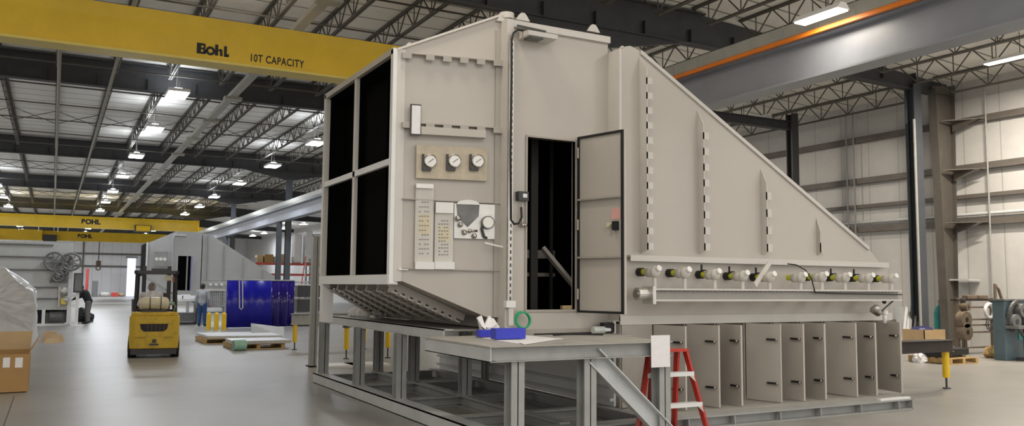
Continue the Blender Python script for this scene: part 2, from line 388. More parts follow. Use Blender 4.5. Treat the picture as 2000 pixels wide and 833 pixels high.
# ---- bridge cranes
def crane(y, label, ht, zb, x0, x1, letters):
    t = thing('bridge_crane', label, 'bridge crane', ((x0+x1)/2, y, zb))
    MB().box(x0,x1,y-.2,y+.2,zb+.05,zb+ht).build('girder', YEL, t)
    MB().box(x0,x1,y-.27,y+.27,zb,zb+.05).build('bottom_flange', YEL2, t)
    MB().prism([(x0,y-.2,zb+ht-.26),(x0,y-.2,zb+ht),(x0,y-.27,zb+ht),(x0,y-.27,zb+ht-.02)], (x1-x0,0,0)).build('top_flange', YEL, t)
    for x in (x0, x1):
        e = MB().box(x-.2,x+.2,y-1.2,y+1.2,zb-.02,zb+.38).build('end_truck', YEL, t)
    return t
c1 = crane(18.45, 'yellow bridge crane girder with black lettering crossing the roof', .93, 6.33, -5.4, 11.3, True)
yf = 18.25-.002
def fr1(u, v): return (pt(u, v, y=yf), X, Z, -Y)
# logo: heavy letters on the girder
o = pt(384, 104, y=yf); e = pt(447, 112, y=yf); LW = e.x-o.x
lh = pt(384, 83, y=yf).z-o.z
m = MB()
def plate(pts): m.prism([(o.x+a*LW, yf, o.z-.0+b*lh) for a, b in pts], (0,-.006,0))
def annulus(cx, cz, ro, ri, n=24, sxx=1.0):
    for k in range(n):
        a, b = 2*pi*k/n, 2*pi*(k+1)/n
        m.prism([(o.x+cx*LW+cos(q)*r*lh*sxx, yf, o.z+cz*lh+sin(q)*r*lh) for q, r in ((a,ri),(a,ro),(b,ro),(b,ri))], (0,-.006,0))
plate([(0,.0),(.13,.0),(.13,1),(0,1)]); plate([(.13,.78),(.24,.78),(.27,.9),(.24,1),(.13,1)]); plate([(.13,.42),(.24,.42),(.27,.5),(.24,.6),(.13,.6)])
plate([(.13,0),(.25,0),(.29,.1),(.27,.2),(.13,.2)]); plate([(.2,.55),(.27,.62),(.28,.8),(.22,.8)]); plate([(.2,.12),(.29,.15),(.3,.38),(.24,.48),(.2,.45)])
annulus(.42, .38, .42, .19, 24, 1.0)
plate([(.56,.02),(.66,.02),(.66,1.05),(.56,1.05)]); plate([(.64,.5),(.72,.7),(.79,.62),(.8,.02),(.72,.02),(.71,.48),(.66,.45)])
plate([(.84,.0),(.93,.0),(.93,1.0),(.84,1.0)]); plate([(.9,0),(1.0,0),(1.0,.3),(.96,.3),(.94,.2),(.9,.2)])
m.build('maker_logo', BLACK, c1, label='heavy black letters of the maker name')
a = pt(487, 119, y=yf); b = pt(601, 132, y=yf)
text('capacity_lettering', '10T CAPACITY', BLACK, c1, (a, X, Z, -Y), (pt(487,104,y=yf).z-a.z)*1.38, bold=.004, spacing=1.12, sx=(b.x-a.x)/1.78)
# runway truck of crane 2 and trolley hoist
c2 = crane(80.0, 'plain yellow bridge crane over the aisle with a hoist trolley', 1.0, 6.33, -5.4, 11.3, False)
MB().box(6.0,7.3,79.3,79.75,6.15,6.75).build('hoist_trolley', DKGREY, c2)
MB().cyl((6.1,79.2,6.45),(7.2,79.2,6.45),.25,12).build('hoist_drum', YEL, c2)
text('maker_name', 'BOHL', BLACK, c2, (Vector((1.9,79.795,6.7)), X, Z, -Y), .55, bold=.03)
for x in (-2.6,-1.2,.2): MB().bar((x,79.75,6.33),(x,79.75,5.95),.05,.05).build('drop_link', WHITE, c2)
c3 = crane(105.0, 'smaller yellow bridge crane above the end of the aisle', 1.05, 6.3, -5.4, 11.3, False)
MB().box(-5.2,-1.2,104.2,104.75,6.25,7.4).build('trolley_frame', YEL, c3); MB().box(-1.1,.2,104.3,104.75,6.2,6.9).build('hoist_trolley', DKGREY, c3)
text('maker_name', 'BOHL', BLACK, c3, (Vector((2.2,104.795,6.7)), X, Z, -Y), .55, bold=.03)
MB().tube([(4.4,104.8,6.3),(4.4,104.8,4.1)],.05,8).build('hoist_chain', DKGREY, c3)
MB().box(4.15,4.65,104.6,105,3.7,4.2).ring((4.4,104.8,3.4),Y,.22,.07,14).build('hook_block', RUST, c3)

# ================================================================== SUPPORT FRAME (skid, posts, deck)
sk = thing('support_frame', 'grey primed steel skid frame with posts and deck under the filter house', 'support frame', (5.4, 11.5, 0))
def chan(m, x0, x1, y0, y1, z0, z1, face):   # C or I section lying along x or y: flanges + recessed web
    m.box(x0,x1,y0,y1,z1-.02,z1); m.box(x0,x1,y0,y1,z0,z0+.02)
    if face == 'x': xc = (x0+x1)/2; m.box(xc-.008,xc+.008,y0,y1,z0+.02,z1-.02)
    else: yc = (y0+y1)/2; m.box(x0,x1,yc-.008,yc+.008,z0+.02,z1-.02)
m = MB().box(4.2,4.22,8.36,15.3,0,.17).box(4.2,4.42,8.36,15.3,.155,.17).box(4.2,4.42,8.36,15.3,0,.012); m.build('side_beam', STEELL, sk)
m = MB(); chan(m,5.28,5.42,8.6,15.3,0,.17,'x'); m.build('side_beam', STEEL, sk)
m = MB(); chan(m,6.45,6.6,8.6,15.3,0,.17,'x'); m.build('side_beam', STEEL, sk)
for y in (9.7, 11.5, 13.3, 15.15):
    m = MB(); chan(m,4.42,6.45,y-.07,y+.07,.0,.15,'y'); m.build('cross_beam', STEEL, sk)
m = MB(); m.box(4.2,11.2,8.36,8.62,.13,.15).box(4.2,11.2,8.36,8.62,0,.015).box(4.2,11.2,8.47,8.485,.015,.13)
m.build('front_beam', STEEL, sk)
for x in (7.0,7.75,8.55,9.3,10.1,10.9): MB().prism([(x,8.36,.015),(x,8.47,.015),(x,8.47,.13),(x,8.37,.13)], (.015,0,0)).build('web_stiffener', STEEL, sk)
MB().box(11.19,11.21,8.36,8.62,0,.15).build('end_plate', STEEL, sk)
def hpost(x, y, z0, z1, w=.15, d=.15, nm='post', m_=STEEL):
    m = MB().box(x-w/2,x+w/2,y-d/2,y-d/2+.014,z0,z1).box(x-w/2,x+w/2,y+d/2-.014,y+d/2,z0,z1).box(x-.006,x+.006,y-d/2,y+d/2,z0,z1)
    m.box(x-w/2-.01,x+w/2+.01,y-d/2-.01,y+d/2+.01,z0,z0+.012); return m.build(nm, m_, sk)
for y in (15.15,13.15,11.35): hpost(4.34, y, .17, 1.08)
for y in (15.1,13.35,11.35): hpost(5.35, y, .17, 1.08)
hpost(6.5, 13.0, .17, 1.08, .1, .1)
for x in (4.31,5.21,6.23): hpost(x, 7.93, .0, .98, .155, .16)
m = MB(); m.box(4.36,4.375,9.9,15.3,1.07,1.20).box(4.36,4.5,9.9,15.3,1.185,1.20).box(4.33,4.5,9.9,15.3,1.07,1.085); m.build('edge_beam', STEELL, sk)
MB().box(4.5,6.6,9.9,15.3,1.18,1.19).build('walkway_plate', DECK, sk)
ZD, DXL, DXR, DYF = 1.135, 3.95, 6.31, 7.8
MB().prism([(DXL,DYF,ZD),(DXR,DYF,ZD),(DXR,9.58,ZD),(DXL,9.58,ZD)], (0,0,-.012)).build('deck_plate', DECK, sk)
m = MB().box(DXL+.02,DXL+.03,DYF+.02,9.56,ZD-.165,ZD-.012).box(DXL+.02,DXL+.1,DYF+.02,9.56,ZD-.165,ZD-.155); m.build('edge_channel', STEELL, sk)
m = MB().box(DXL+.03,DXR-.02,DYF+.08,DYF+.09,ZD-.155,ZD-.012).box(DXL+.02,DXR,DYF+.01,DYF+.17,ZD-.165,ZD-.155); m.box(DXR-.1,DXR-.09,DYF+.02,DYF+.16,ZD-.155,ZD-.012); m.build('edge_channel', STEEL, sk)
MB().box(DXL+.03,DXR-.03,9.5,9.51,ZD-.155,ZD-.012).build('edge_channel', STEEL, sk)
MB().box(DXR-.03,DXR-.02,DYF+.17,9.56,ZD-.155,ZD-.012).build('edge_channel', STEEL, sk)
a, b = pt(1152,694,y=7.93), pt(1284,833,y=7.93)
d = (b-a).normalized(); b2 = a+d*((a.z-.03)/-d.z) if d.z else b
m = MB(); nn = Vector((-d.z,0,d.x))
m.bar(a, b2, .02, .19, up=nn); m.bar(a+nn*.095-Y*.05, b2+nn*.095-Y*.05, .1, .014, up=nn); m.bar(a-nn*.095-Y*.05, b2-nn*.095-Y*.05, .1, .014, up=nn)
m.build('diagonal_brace', STEELL, sk)

# ================================================================== FILTER HOUSE (intake + door module)
fh = thing('filter_house', 'large beige steel air intake filter house with an open access door', 'filter house', (5.2, 11.3, 1.14))
XI, YI, YB = 3.72, 10.02, 13.1
A0 = Vector((XI, YI, 0)); A1 = Vector((5.12, 9.72, 0)); E1 = (A1-A0).normalized(); EN = Vector((E1.y, -E1.x, 0)); PW = (A1-A0).length
FP = (A0, E1, Z, EN)          # frame of the gauge panel: along, up, out
def pp(u, v):
    q = pt(u, v, pl=(A0, EN)); return (q-A0).dot(E1), q.z
def pbox(m, u0, v0, u1, v1, c0, c1):
    a, z1 = pp(u0, v0); b, z0 = pp(u1, v1); return m.fbox(FP, a, b, min(z0,z1), max(z0,z1), c0, c1)
zt0, zt1 = 4.72, 5.33; zb0 = 1.85
sb, zb1 = pp(950, 620)
q = lambda s, z, c=0: A0+E1*s+Z*z+EN*c
pan = [q(0,zb0), q(sb,zb1), q(PW,zb1), q(PW,zt1), q(0,zt0)]
MB().prism(pan, -EN*.05).build('gauge_side_panel', PAINT, fh)
MB().prism([q(0,zt0,-.05), q(PW,zt1,-.05), Vector((5.12,YB,zt1)), Vector((XI,YB,zt0))], (0,0,-.05)).build('sloped_roof', PAINT, fh)
MB().prism([p+Y*(YB-9.95) for p in pan], Y*.05).build('back_panel', PAINTD, fh)
BX = (A0+E1*sb).x
YU = 14.3
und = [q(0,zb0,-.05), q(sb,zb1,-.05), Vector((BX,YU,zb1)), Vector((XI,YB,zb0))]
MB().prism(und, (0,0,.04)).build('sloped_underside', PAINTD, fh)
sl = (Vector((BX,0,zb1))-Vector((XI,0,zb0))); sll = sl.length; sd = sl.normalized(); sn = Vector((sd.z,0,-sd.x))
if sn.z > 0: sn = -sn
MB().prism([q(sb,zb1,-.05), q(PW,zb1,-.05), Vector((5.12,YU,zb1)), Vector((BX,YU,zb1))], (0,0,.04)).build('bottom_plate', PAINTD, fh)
for y in (10.3,10.72,11.14,11.56,11.98,12.4,12.8):
    m = MB(); o = Vector((XI,y,zb0)); t_ = (y-10.0)/3.1; o2 = Vector((BX, 9.9+t_*(YU-9.9), zb1)); ll = (o2-o).length; dd = (o2-o).normalized()
    ss = sn.cross(dd).normalized(); ss = ss if ss.y > 0 else -ss
    m.fbox((o,dd,ss,sn), .08, ll-.04, -.01, .01, 0, .09)
    n = 9
    for k in range(n):
        a = .1+(ll-.2)*k/n; w_ = (ll-.2)/n*.62
        m.fbox((o,dd,ss,sn), a, a+w_, -.012, .012, .085, .15); m.fbox((o,dd,ss,sn), a, a+w_, -.16, .012, .14, .155)
    m.build('underside_stiffener', PAINT, fh)
# intake face: frame, mullions, dark filter wall behind
fo = Vector((XI,0,0))
for n, y0, y1, z0, z1 in (('intake_frame',YI-.02,YI+.07,zb0-.08,zt0+.02),('intake_frame',YB-.07,YB+.02,zb0-.08,zt0+.02)):
    MB().box(XI-.06,XI+.02,y0,y1,z0,z1).build(n, WHITE if y0<11 else PAINT2, fh)
MB().box(XI-.06,XI+.02,YI,YB,zt0-.04,zt0+.04).build('intake_frame', PAINT, fh)
MB().box(XI-.07,XI+.06,YI,YB,zb0-.09,zb0+.03).build('intake_frame', WHITE, fh)
YM, ZM = pt(697,341,x=XI).y, pt(697,341,x=XI).z
MB().box(XI-.05,XI,YM-.045,YM+.045,zb0,zt0).build('intake_mullion', PAINT2, fh)
MB().box(XI-.05,XI,YI,YB,ZM-.04,ZM+.04).build('intake_mullion', WHITE, fh)
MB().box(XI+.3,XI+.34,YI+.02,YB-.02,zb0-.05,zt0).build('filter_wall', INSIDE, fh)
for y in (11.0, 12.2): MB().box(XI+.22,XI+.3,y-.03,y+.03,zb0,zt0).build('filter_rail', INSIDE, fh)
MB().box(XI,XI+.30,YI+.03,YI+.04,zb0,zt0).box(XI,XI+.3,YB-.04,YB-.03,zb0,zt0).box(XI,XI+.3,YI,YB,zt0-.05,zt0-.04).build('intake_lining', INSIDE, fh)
# corner leg under the intake's far corner
MB().box(XI-.05,XI+.12,YB-.14,YB,1.18,zb0-.08).build('corner_leg', WHITE, fh)
# front flange of the gauge panel + vertical panel edge
MB().fbox(FP, 0,.10, zb0-.05,zt0+.02, 0,.025).build('edge_flange', PAINT2, fh)
MB().prism([q(0,zt0,.0),q(PW,zt1,.0),q(PW,zt1+.03,.0),q(0,zt0+.03,.0)], EN*.04).build('roof_flange', PAINT2, fh)
# notched stiffener bars across the gauge panel
for (v0, v1, notched) in ((105,122,1),(240,252,1),(388,398,0),(524,529,0)):
    s0, z0 = pp(784, v0); s1, z1 = pp(984, v1); m = MB()
    dz = (z1-z0)/(s1-s0); f2 = (q(s0,z0), (E1+Z*dz).normalized(), Z, EN); L = s1-s0
    m.fbox(f2, 0, L, -.012, 0, 0, .085 if notched else .05)
    if notched:
        m.fbox(f2, 0, .12, -.075, -.012, .075, .085); w = (L-.24)/5
        for k in range(1, 5): m.fbox(f2, .06+k*w-.07+.09, .06+k*w+.09+.04, -.075, -.012, .075, .085)
        m.fbox(f2, L-.16, L, -.075, -.012, .075, .085)
    m.build('panel_stiffener', PAINTD, fh)
# right hand vertical cover strip beside the corner post
pbox(MB(), 968, 60, 984, 620, 0, .03).build('cover_strip', PAINTD, fh)
# document pouch
m = MB(); pbox(m, 799, 206, 819, 268, .085, .10); h = m.build('document_pouch', DKGREY, fh)
m = MB(); pbox(m, 802, 209, 818, 265, .10, .108); m.build('pouch_sheet', PAPER, h)
# tray below second stiffener
m = MB(); pbox(m, 820, 250, 945, 272, 0, .11); m.build('tray', PAINT, fh)
# gauge board with three gauges
m = MB(); pbox(m, 812, 284, 949, 355, .02, .06); gb = m.build('gauge_board', BRASSY, fh)
for u in (838, 885, 930):
    s, z = pp(u, 317); c = q(s, z, .06)
    MB().cyl(c, c+EN*.05, .085, 24).build('gauge_body', CHROME, gb)
    MB().cyl(c+EN*.05, c+EN*.055, .07, 24).build('gauge_dial', GLASS, gb)
    MB().ring(c+EN*.052, EN, .078, .008, 24, 6).build('gauge_rim', CHROME, gb)
    MB().bar(c+EN*.058-E1*.03-Z*.02, c+EN*.058+E1*.04+Z*.03, .006, .003, up=EN).build('gauge_needle', BLACK, gb)
    m = MB(); s, z = pp(u-12, 317); m.fbox((q(s,z,.06),E1,Z,EN), -.025, .0, -.1, .09, 0, .04); m.fbox((q(s,z,.06),E1,Z,EN), -.02, .09, -.12, -.08, 0, .045)
    m.build('gauge_valve', DKGREY, gb)
# manometers: clear tube boards
for (u0, v0, u1, v1, ln) in ((811,360,844,524,12),(849,396,883,524,11)):
    m = MB(); pbox(m, u0, v0, u1, v1, .03, .04); mb = m.build('manometer_board', PAINT2, fh)
    m = MB(); pbox(m, u0+5, v0+(v1-v0)*.36, u1-5, v0+(v1-v0)*.60, .04, .0415); m.build('scale_card', mat('yellowed_scale_card',(.66,.57,.38),.5), mb)
    m = MB(); pbox(m, u0+3, v0+3, u1-3, v1-3, .052, .075); m.build('clear_cover', CLEAR, mb)
    m = MB(); pbox(m, u0-2, v1-12, u1+2, v1+3, .03, .09); m.build('end_block', WHITE, mb)
    m = MB(); pbox(m, u0, v0, u1, v0+(22 if ln == 11 else 10), .03, .085); m.build('end_block', WHITE if ln == 11 else GLASS, mb)
    m = MB()
    for k in range(ln):
        vv = v0+35+(v1-v0-55)*k/ln
        for j in range(4):
            if (k*3+j) % 7: pbox(m, u0+6+j*5.2, vv, u0+9.5+j*5.2, vv+2.2, .04, .0435)
    m.build('scale_marks', DKGREY, mb)
# instrument plate with cut out, pump and gauge
m = MB(); pbox(m, 886, 398, 964, 468, .02, .045); ip = m.build('instrument_plate', ALU, fh)
m = MB(); s0, z0 = pp(890, 400); s1, z1 = pp(934, 445); F2 = (q(0,0,.046),E1,Z,EN)
pts = [q(s0,z0,.046), q(s0+.02,z1+.12,.046), q((s0+s1)/2,z1,.046), q(s1-.01,z1+.14,.046), q(s1,z0,.046)]
m.prism(pts, EN*.012); m.build('filter_pocket', GREYM, ip)
m = MB(); c = [q((s0+s1)/2+cos(t)*(s1-s0)/2, z0+sin(t)*.06, .02) for t in [pi*k/10 for k in range(11)]]; m.prism(c, EN*.05); m.build('pocket_lid', WHITE, ip)
s, z = pp(950, 436); MB().cyl(q(s,z,.05), q(s,z,.1), .085, 22).build('gauge_body', GREYM, ip); MB().cyl(q(s+.0,z,.1), q(s,z,.105), .07, 22).build('gauge_dial', GLASS, ip)
s, z = pp(943, 448); MB().tube([q(s,z+.09,.07), q(s-.03,z,.07), q(s,z-.1,.07), q(s+.04,z-.12,.07)], .018, 8).build('gauge_tube', DKGREY, ip)
m = MB()
for (u, v, r) in ((892,428,.04),(897,440,.035),(905,456,.03),(924,462,.035),(915,452,.03)): s, z = pp(u, v); m.ball(q(s,z,.07), r, 10)
s, z = pp(900,452); s2, z2 = pp(930,452); m.tube([q(s,z,.07), q(s2,z2,.07)], .015, 8); m.build('valve_fittings', CHROME, ip, smooth=True)
s, z = pp(942, 476); s2, z2 = pp(985, 486); MB().tube([q(s,z,.12), q(s2,z2,.12)], .012, 8).tube([q(s2,z2,.12), q(s2,z2,.0)], .012, 8).build('prop_rod', WHITE, fh)
s, z = pp(777, 526); MB().fbox((q(s,z),E1,Z,EN), 0, .12, -.012, .012, 0, .05).build('tie_bar', WHITE, fh)

# ---- door module
Y0 = 9.6; DX0, DX1, DZ0, DZ1 = 5.38, 6.12, 1.45, 3.70; MX0, MX1, MZ0, MZ1 = 5.13, 6.66, 1.20, 5.22
m = MB().box(MX0,DX0,Y0,Y0+.06,MZ0,MZ1).box(DX1,MX1,Y0,Y0+.06,MZ0,MZ1).box(DX0,DX1,Y0,Y0+.06,DZ1,MZ1).box(DX0,DX1,Y0,Y0+.06,MZ0,DZ0)
m.build('door_side_panel', PAINT, fh)
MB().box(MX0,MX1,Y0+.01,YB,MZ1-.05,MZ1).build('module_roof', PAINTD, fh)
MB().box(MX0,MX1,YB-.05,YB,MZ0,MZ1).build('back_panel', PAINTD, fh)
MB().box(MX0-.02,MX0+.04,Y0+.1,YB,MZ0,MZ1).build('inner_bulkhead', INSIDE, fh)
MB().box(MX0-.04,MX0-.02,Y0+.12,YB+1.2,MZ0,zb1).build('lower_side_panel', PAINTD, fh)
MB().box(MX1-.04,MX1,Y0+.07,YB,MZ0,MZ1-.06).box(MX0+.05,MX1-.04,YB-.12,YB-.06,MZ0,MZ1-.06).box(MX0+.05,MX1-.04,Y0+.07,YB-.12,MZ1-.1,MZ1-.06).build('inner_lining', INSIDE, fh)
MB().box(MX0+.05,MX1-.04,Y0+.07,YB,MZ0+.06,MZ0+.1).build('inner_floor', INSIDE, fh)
MB().prism([(MX0-.02,Y0-.05,MZ1-.0),(MX1+.01,Y0-.05,MZ1+.0),(MX1+.01,Y0-.05,MZ1-.09),(MX0-.02,Y0-.05,MZ1-.09)], (0,.06,0)).build('head_flange', PAINT2, fh)
MB().box(5.04,5.14,Y0-.06,Y0+.14,1.18,5.22).build('corner_post', PAINT2, fh)
MB().box(5.05,5.12,Y0-.10,Y0-.06,1.5,5.0).build('post_cover', PAINT, fh)
MB().box(DX0-.025,DX0,Y0-.02,Y0+.08,DZ0,DZ1).box(DX1,DX1+.025,Y0-.02,Y0+.08,DZ0,DZ1).box(DX0-.02,DX1+.02,Y0-.02,Y0+.08,DZ1,DZ1+.025).box(DX0-.02,DX1+.02,Y0-.02,Y0+.08,DZ0-.03,DZ0).build('door_frame', PAINTD, fh)
MB().box(5.1,6.7,Y0-.04,Y0,1.135,1.20).build('sill_rail', PAINTD, fh)
# things seen inside the dark doorway
a, b = pt(1060,485,y=10.3), pt(1122,560,y=10.0); MB().bar(a, b+(b-a)*.3, .05, .09, up=(0,-1,0)).build('inner_diagonal_brace', PAINTD, fh)
MB().box(5.2,6.6,10.9,10.95,pt(1080,506,y=10.9).z,pt(1080,490,y=10.9).z).build('inner_cross_rail', PAINTD, fh)
MB().box(5.2,6.6,10.9,10.93,pt(1080,541,y=10.9).z,pt(1080,534,y=10.9).z).build('inner_cross_rail', PAINTD, fh)
x = pt(1045,400,y=10.2).x; MB().box(x-.06,x+.05,10.2,10.25,1.3,5.1).build('inner_post', mat('shade_dark_inner',(.03,.027,.024),.7), fh)  # inner posts coloured dark for the shade inside the doorway
x = pt(1078,400,y=10.6).x; MB().box(x-.02,x+.02,10.6,10.64,1.3,5.1).build('inner_post', mat('shade_dark_inner',(.05,.045,.04),.6), fh)
MB().box(*[pt(1100,606,y=9.65).x, pt(1120,606,y=9.65).x], 9.66, 9.72, DZ0, DZ0+.05).build('wood_block', CARDL, fh)
# open door leaf
H = Vector((6.15, 9.56, 0)); th = radians(13.3); ed = Vector((sin(th), -cos(th), 0)); en = Vector((-ed.y*-1*-1, 0, 0))
en = Vector((-cos(th), -sin(th), 0)); DWD = .80; dz0, dz1 = 1.41, 3.76
DF = (H, ed, Z, en)
dl = MB().fbox(DF, .0, DWD, dz0, dz1, -.045, 0).build('access_door', PAINT, fh)
m = MB()
for a0,a1,b0,b1 in ((0,DWD,dz0,dz0+.03),(0,DWD,dz1-.03,dz1),(0,.03,dz0,dz1),(DWD-.035,DWD+.004,dz0,dz1)): m.fbox(DF, a0,a1,b0,b1,.0,.02)
m.build('door_gasket', BLACK, dl)
for v in (388, 503):
    z = pt(1170, v, pl=(H, en)).z; MB().fbox(DF, .03, DWD-.035, z-.012, z+.012, 0, .05).build('door_rib', PAINTD, dl)
def dbox(m, u0, v0, u1, v1, c0, c1):
    a, b = pt(u0,v0,pl=(H,en)), pt(u1,v1,pl=(H,en)); return m.fbox(DF, (a-H).dot(ed), (b-H).dot(ed), b.z, a.z, c0, c1)
m = MB(); dbox(m, 1194, 408, 1212, 428, 0, .004); m.build('door_sticker', PINK, dl)
m = MB(); dbox(m, 1200, 433, 1209, 450, 0, .05); m.build('door_handle', BLACK, dl)
c = pt(1193,440,pl=(H,en)); MB().cyl(c, c+en*.06, .028, 14).build('door_knob', mat('cream_knob',(.62,.62,.42),.4), dl)
for v in (300, 440, 575):
    z = pt(1126, v, y=9.58).z; MB().cyl((6.14,9.55,z-.07),(6.14,9.55,z+.07),.022,10).build('hinge', PAINTD, dl)
# limit switch box and latch by the door
a = pt(1017,384,y=Y0-.03)
sw = MB().box(a.x-.06,a.x+.085,Y0-.09,Y0,a.z-.06,a.z+.06).build('switch_box', DKGREY, fh); MB().box(a.x+.0,a.x+.06,Y0-.095,Y0-.09,a.z-.02,a.z+.03).build('switch_label', PAPER, sw)
a = pt(1020,400,y=Y0-.05); b = pt(1021,440,y=Y0-.05); MB().tube([a,b],.014,8).build('latch_rod', CHROME, fh)
MB().ball(b, .035, 10).ball(b+X*.04, .025, 10).build('latch_knob', CHROME, fh, smooth=True)
# conduit and strut on the corner post, hood lamp
yc = Y0-.13
cond = [pt(998,430,y=yc), pt(997,300,y=yc), pt(999,150,y=yc), pt(999,80,y=yc), pt(1003,64,y=yc), pt(1012,58,y=yc), pt(1060,66,y=yc), pt(1084,71,y=yc), pt(1087,74,y=yc), pt(1078,80,y=yc)]
loop = [pt(1018,405,y=yc), pt(1019,425,y=yc), pt(1013,437,y=yc), pt(1004,438,y=yc)]
MB().tube(loop+cond, .016, 8).build('black_conduit', BLACK, fh, smooth=True)
a, b = pt(994,590,y=yc+.02), pt(995,80,y=yc+.02)
m = MB().box(a.x-.03,a.x+.035,yc+.0,yc+.03,a.z,b.z); st = m.build('strut_channel', CHROME, fh)
m = MB()
for k in range(40):
    z = a.z+(b.z-a.z)*(k+.5)/40; m.box(a.x+.0,a.x+.018,yc-.004,yc,z-.025,z+.02)
m.build('strut_slots', DKGREY, st)
a, b = pt(1012,75,y=Y0), pt(1068,84,y=Y0); zt = a.z+.08
hl = MB().prism([(a.x,Y0,zt),(a.x,Y0-.28,zt-.04),(a.x,Y0-.28,zt-.10),(a.x,Y0,zt-.10)], (b.x-a.x,0,0)).build('hood_lamp', PAINT2, fh)
MB().box(a.x+.05,a.x+.25,Y0-.24,Y0-.06,zt-.115,zt-.10).build('lamp_grille', GREYM, hl)
a, b = pt(1010,50,y=yc), pt(1066,62,y=yc); MB().bar(a, b, .02, .025).build('strut_arm', DKGREY, fh)
a, b = pt(985,588,y=Y0-.08), pt(1003,601,y=Y0-.08); MB().box(a.x,b.x,Y0-.14,Y0-.06,b.z,a.z).build('junction_box', WHITE, fh)
a, b = pt(991,601,y=Y0-.08), pt(1000,636,y=Y0-.08); MB().box(a.x,b.x,Y0-.12,Y0-.06,b.z,a.z).build('conduit_sleeve', PAINT2, fh)
def lug(c, w=.12, par=None, d=Y):
    m = MB(); w2 = w/2
    pts = [c-X*w2*1.3, c+X*w2*1.3, c+X*w2*.7+Z*w*.45, c+X*w2*.3+Z*w*.65, c-X*w2*.3+Z*w*.65, c-X*w2*.7+Z*w*.45]
    m.prism(pts, d*.03); return m.build('lifting_lug', PAINT2, par)
lug(pt(803,90,pl=(A0,EN))+Y*.05, .09, fh); lug(pt(982,42,y=9.7), .14, fh); lug(pt(1022,40,y=9.68), .16, fh); lug(pt(1160,62,y=9.68), .16, fh)
MB().cyl((5.14,9.75,5.28),(5.14,9.75,5.36),.1,14).build('roof_cap', PAINT2, fh)

# ================================================================== TRANSITION DUCT
YT = 9.35
td = thing('transition_duct', 'beige triangular transition duct with notched vertical stiffeners', 'duct', (8.5, 11.2, 2.2))
prof = [(6.69,2.18),(6.69,4.98),(6.78,5.05),(6.86,5.07),(7.03,5.02),(11.55,2.42),(11.72,2.26),(11.8,2.18)]
MB().prism([(x,YT,z) for x,z in prof], (0,3.6,0)).build('duct_shell', PAINT, td)
MB().prism([(7.03,YT-.03,5.03),(7.03,YT-.03,4.97),(11.55,YT-.03,2.37),(11.55,YT-.03,2.43)], (0,.06,0)).build('slope_flange', PAINT2, td)
MB().box(6.66,6.70,YT-.02,9.62,1.3,5.0).build('side_flange', PAINT2, td)
for (u0, v0, v1, pw) in ((1249,110,496,.17),(1363,215,497,.13),(1487,330,499,.11),(1595,425,500,.07)):
    a, b = pt(u0, v0, y=YT), pt(u0, v1, y=YT); x = (a.x+b.x)/2; z0, z1 = b.z, a.z; m = MB()
    m.prism([(x,YT,z0),(x,YT-pw,z0+.05),(x,YT-pw,z1-.22),(x,YT,z1)], (.015,0,0))
    n = int((z1-z0-.3)/.2); sg = (z1-z0-.27)/n
    for k in range(n): zz = z0+.05+k*sg; m.box(x-.0,x+.10,YT-pw,YT-pw+.012,zz,zz+sg*.45)
    m.build('notched_stiffener', PAINT2 if pw > .1 else PAINT, td)
lug(Vector((6.84,9.5,5.06)), .07, td); 
for u, v in ((1365,196),(1487,303),(1592,395)): c = pt(u, v, y=YT+.1); lug(Vector((c.x-.04,YT+.05,c.z-.05)), .06, td)

# ================================================================== PULSE PLENUM with valves and hopper cabinets
pn = thing('pulse_plenum', 'beige lower plenum with ten pulse valves above open cabinets', 'plenum', (9.4, 11.2, .15))
MB().box(6.69,12.0,YT,12.9,1.34,2.18).build('plenum_body', PAINT, pn)
MB().box(12.0,12.22,YT+.12,12.9,.15,1.98).build('end_panel', PAINTD, pn)
m = MB().box(6.78,11.92,YT-.10,YT,2.155,2.18).box(6.78,11.92,YT-.10,YT-.085,2.10,2.155); m.build('ledge_angle', PAINT2, pn)
MB().box(6.66,12.05,YT-.03,YT,1.25,1.37).build('base_flange', PAINT2, pn)
MB().box(6.62,6.66,9.42,15.2,.17,1.3).build('side_panel', WHITE, pn)
m = MB()
for y in (9.8,10.6,11.4,12.2,13.0,13.8): 
    for z in (.85,.95): m.ball((6.62,y,z),.012,6)
m.build('rivets', PAINTD, pn)
MB().box(6.56,6.62,9.42,15.2,.40,.44).build('side_rail', STEELL, pn); MB().box(6.56,6.62,9.42,15.2,.24,.28).build('side_rail', STEELL, pn)
# header and valves
hy = 9.0; a = pt(1275,572,y=hy); b = pt(1752,579,y=hy); hz = (a.z+b.z)/2
hd = MB().box(a.x,b.x,hy-.02,hy+.14,hz-.075,hz+.05).build('air_header', mat('header_grey_steel',(.30,.285,.26),.4), pn)
MB().box(a.x-.02,b.x+.05,hy-.06,hy+.15,hz+.05,hz+.075).build('header_top_rail', PAINT2, hd)
MB().box(a.x-.02,b.x+.05,hy-.06,hy+.15,hz-.095,hz-.07).build('header_bottom_rail', PAINT2, hd)
m = MB()
for k in range(60): x = a.x+.08+k*(b.x-a.x-.2)/60; m.box(x,x+.03,hy-.064,hy-.058,hz+.035,hz+.05)
m.build('bolt_row', DKGREY, hd)
m = MB().cyl((a.x-.22,hy+.06,hz),(a.x-.02,hy+.06,hz),.085,18).box(a.x-.05,a.x+.0,hy-.07,hy+.16,hz-.13,hz+.10); m.build('end_plug', ALU, hd)
MB().cyl((a.x-.24,hy+.06,hz),(a.x-.21,hy+.06,hz),.05,14).build('plug_cap', CHROME, hd)
VAL = [(1244,532,1),(1302,534,1),(1360,537,1),(1414,540,1),(1466,542,1),(1526,543,0),(1567,542,1),(1612,543,1),(1657,544,1),(1702,545,1)]
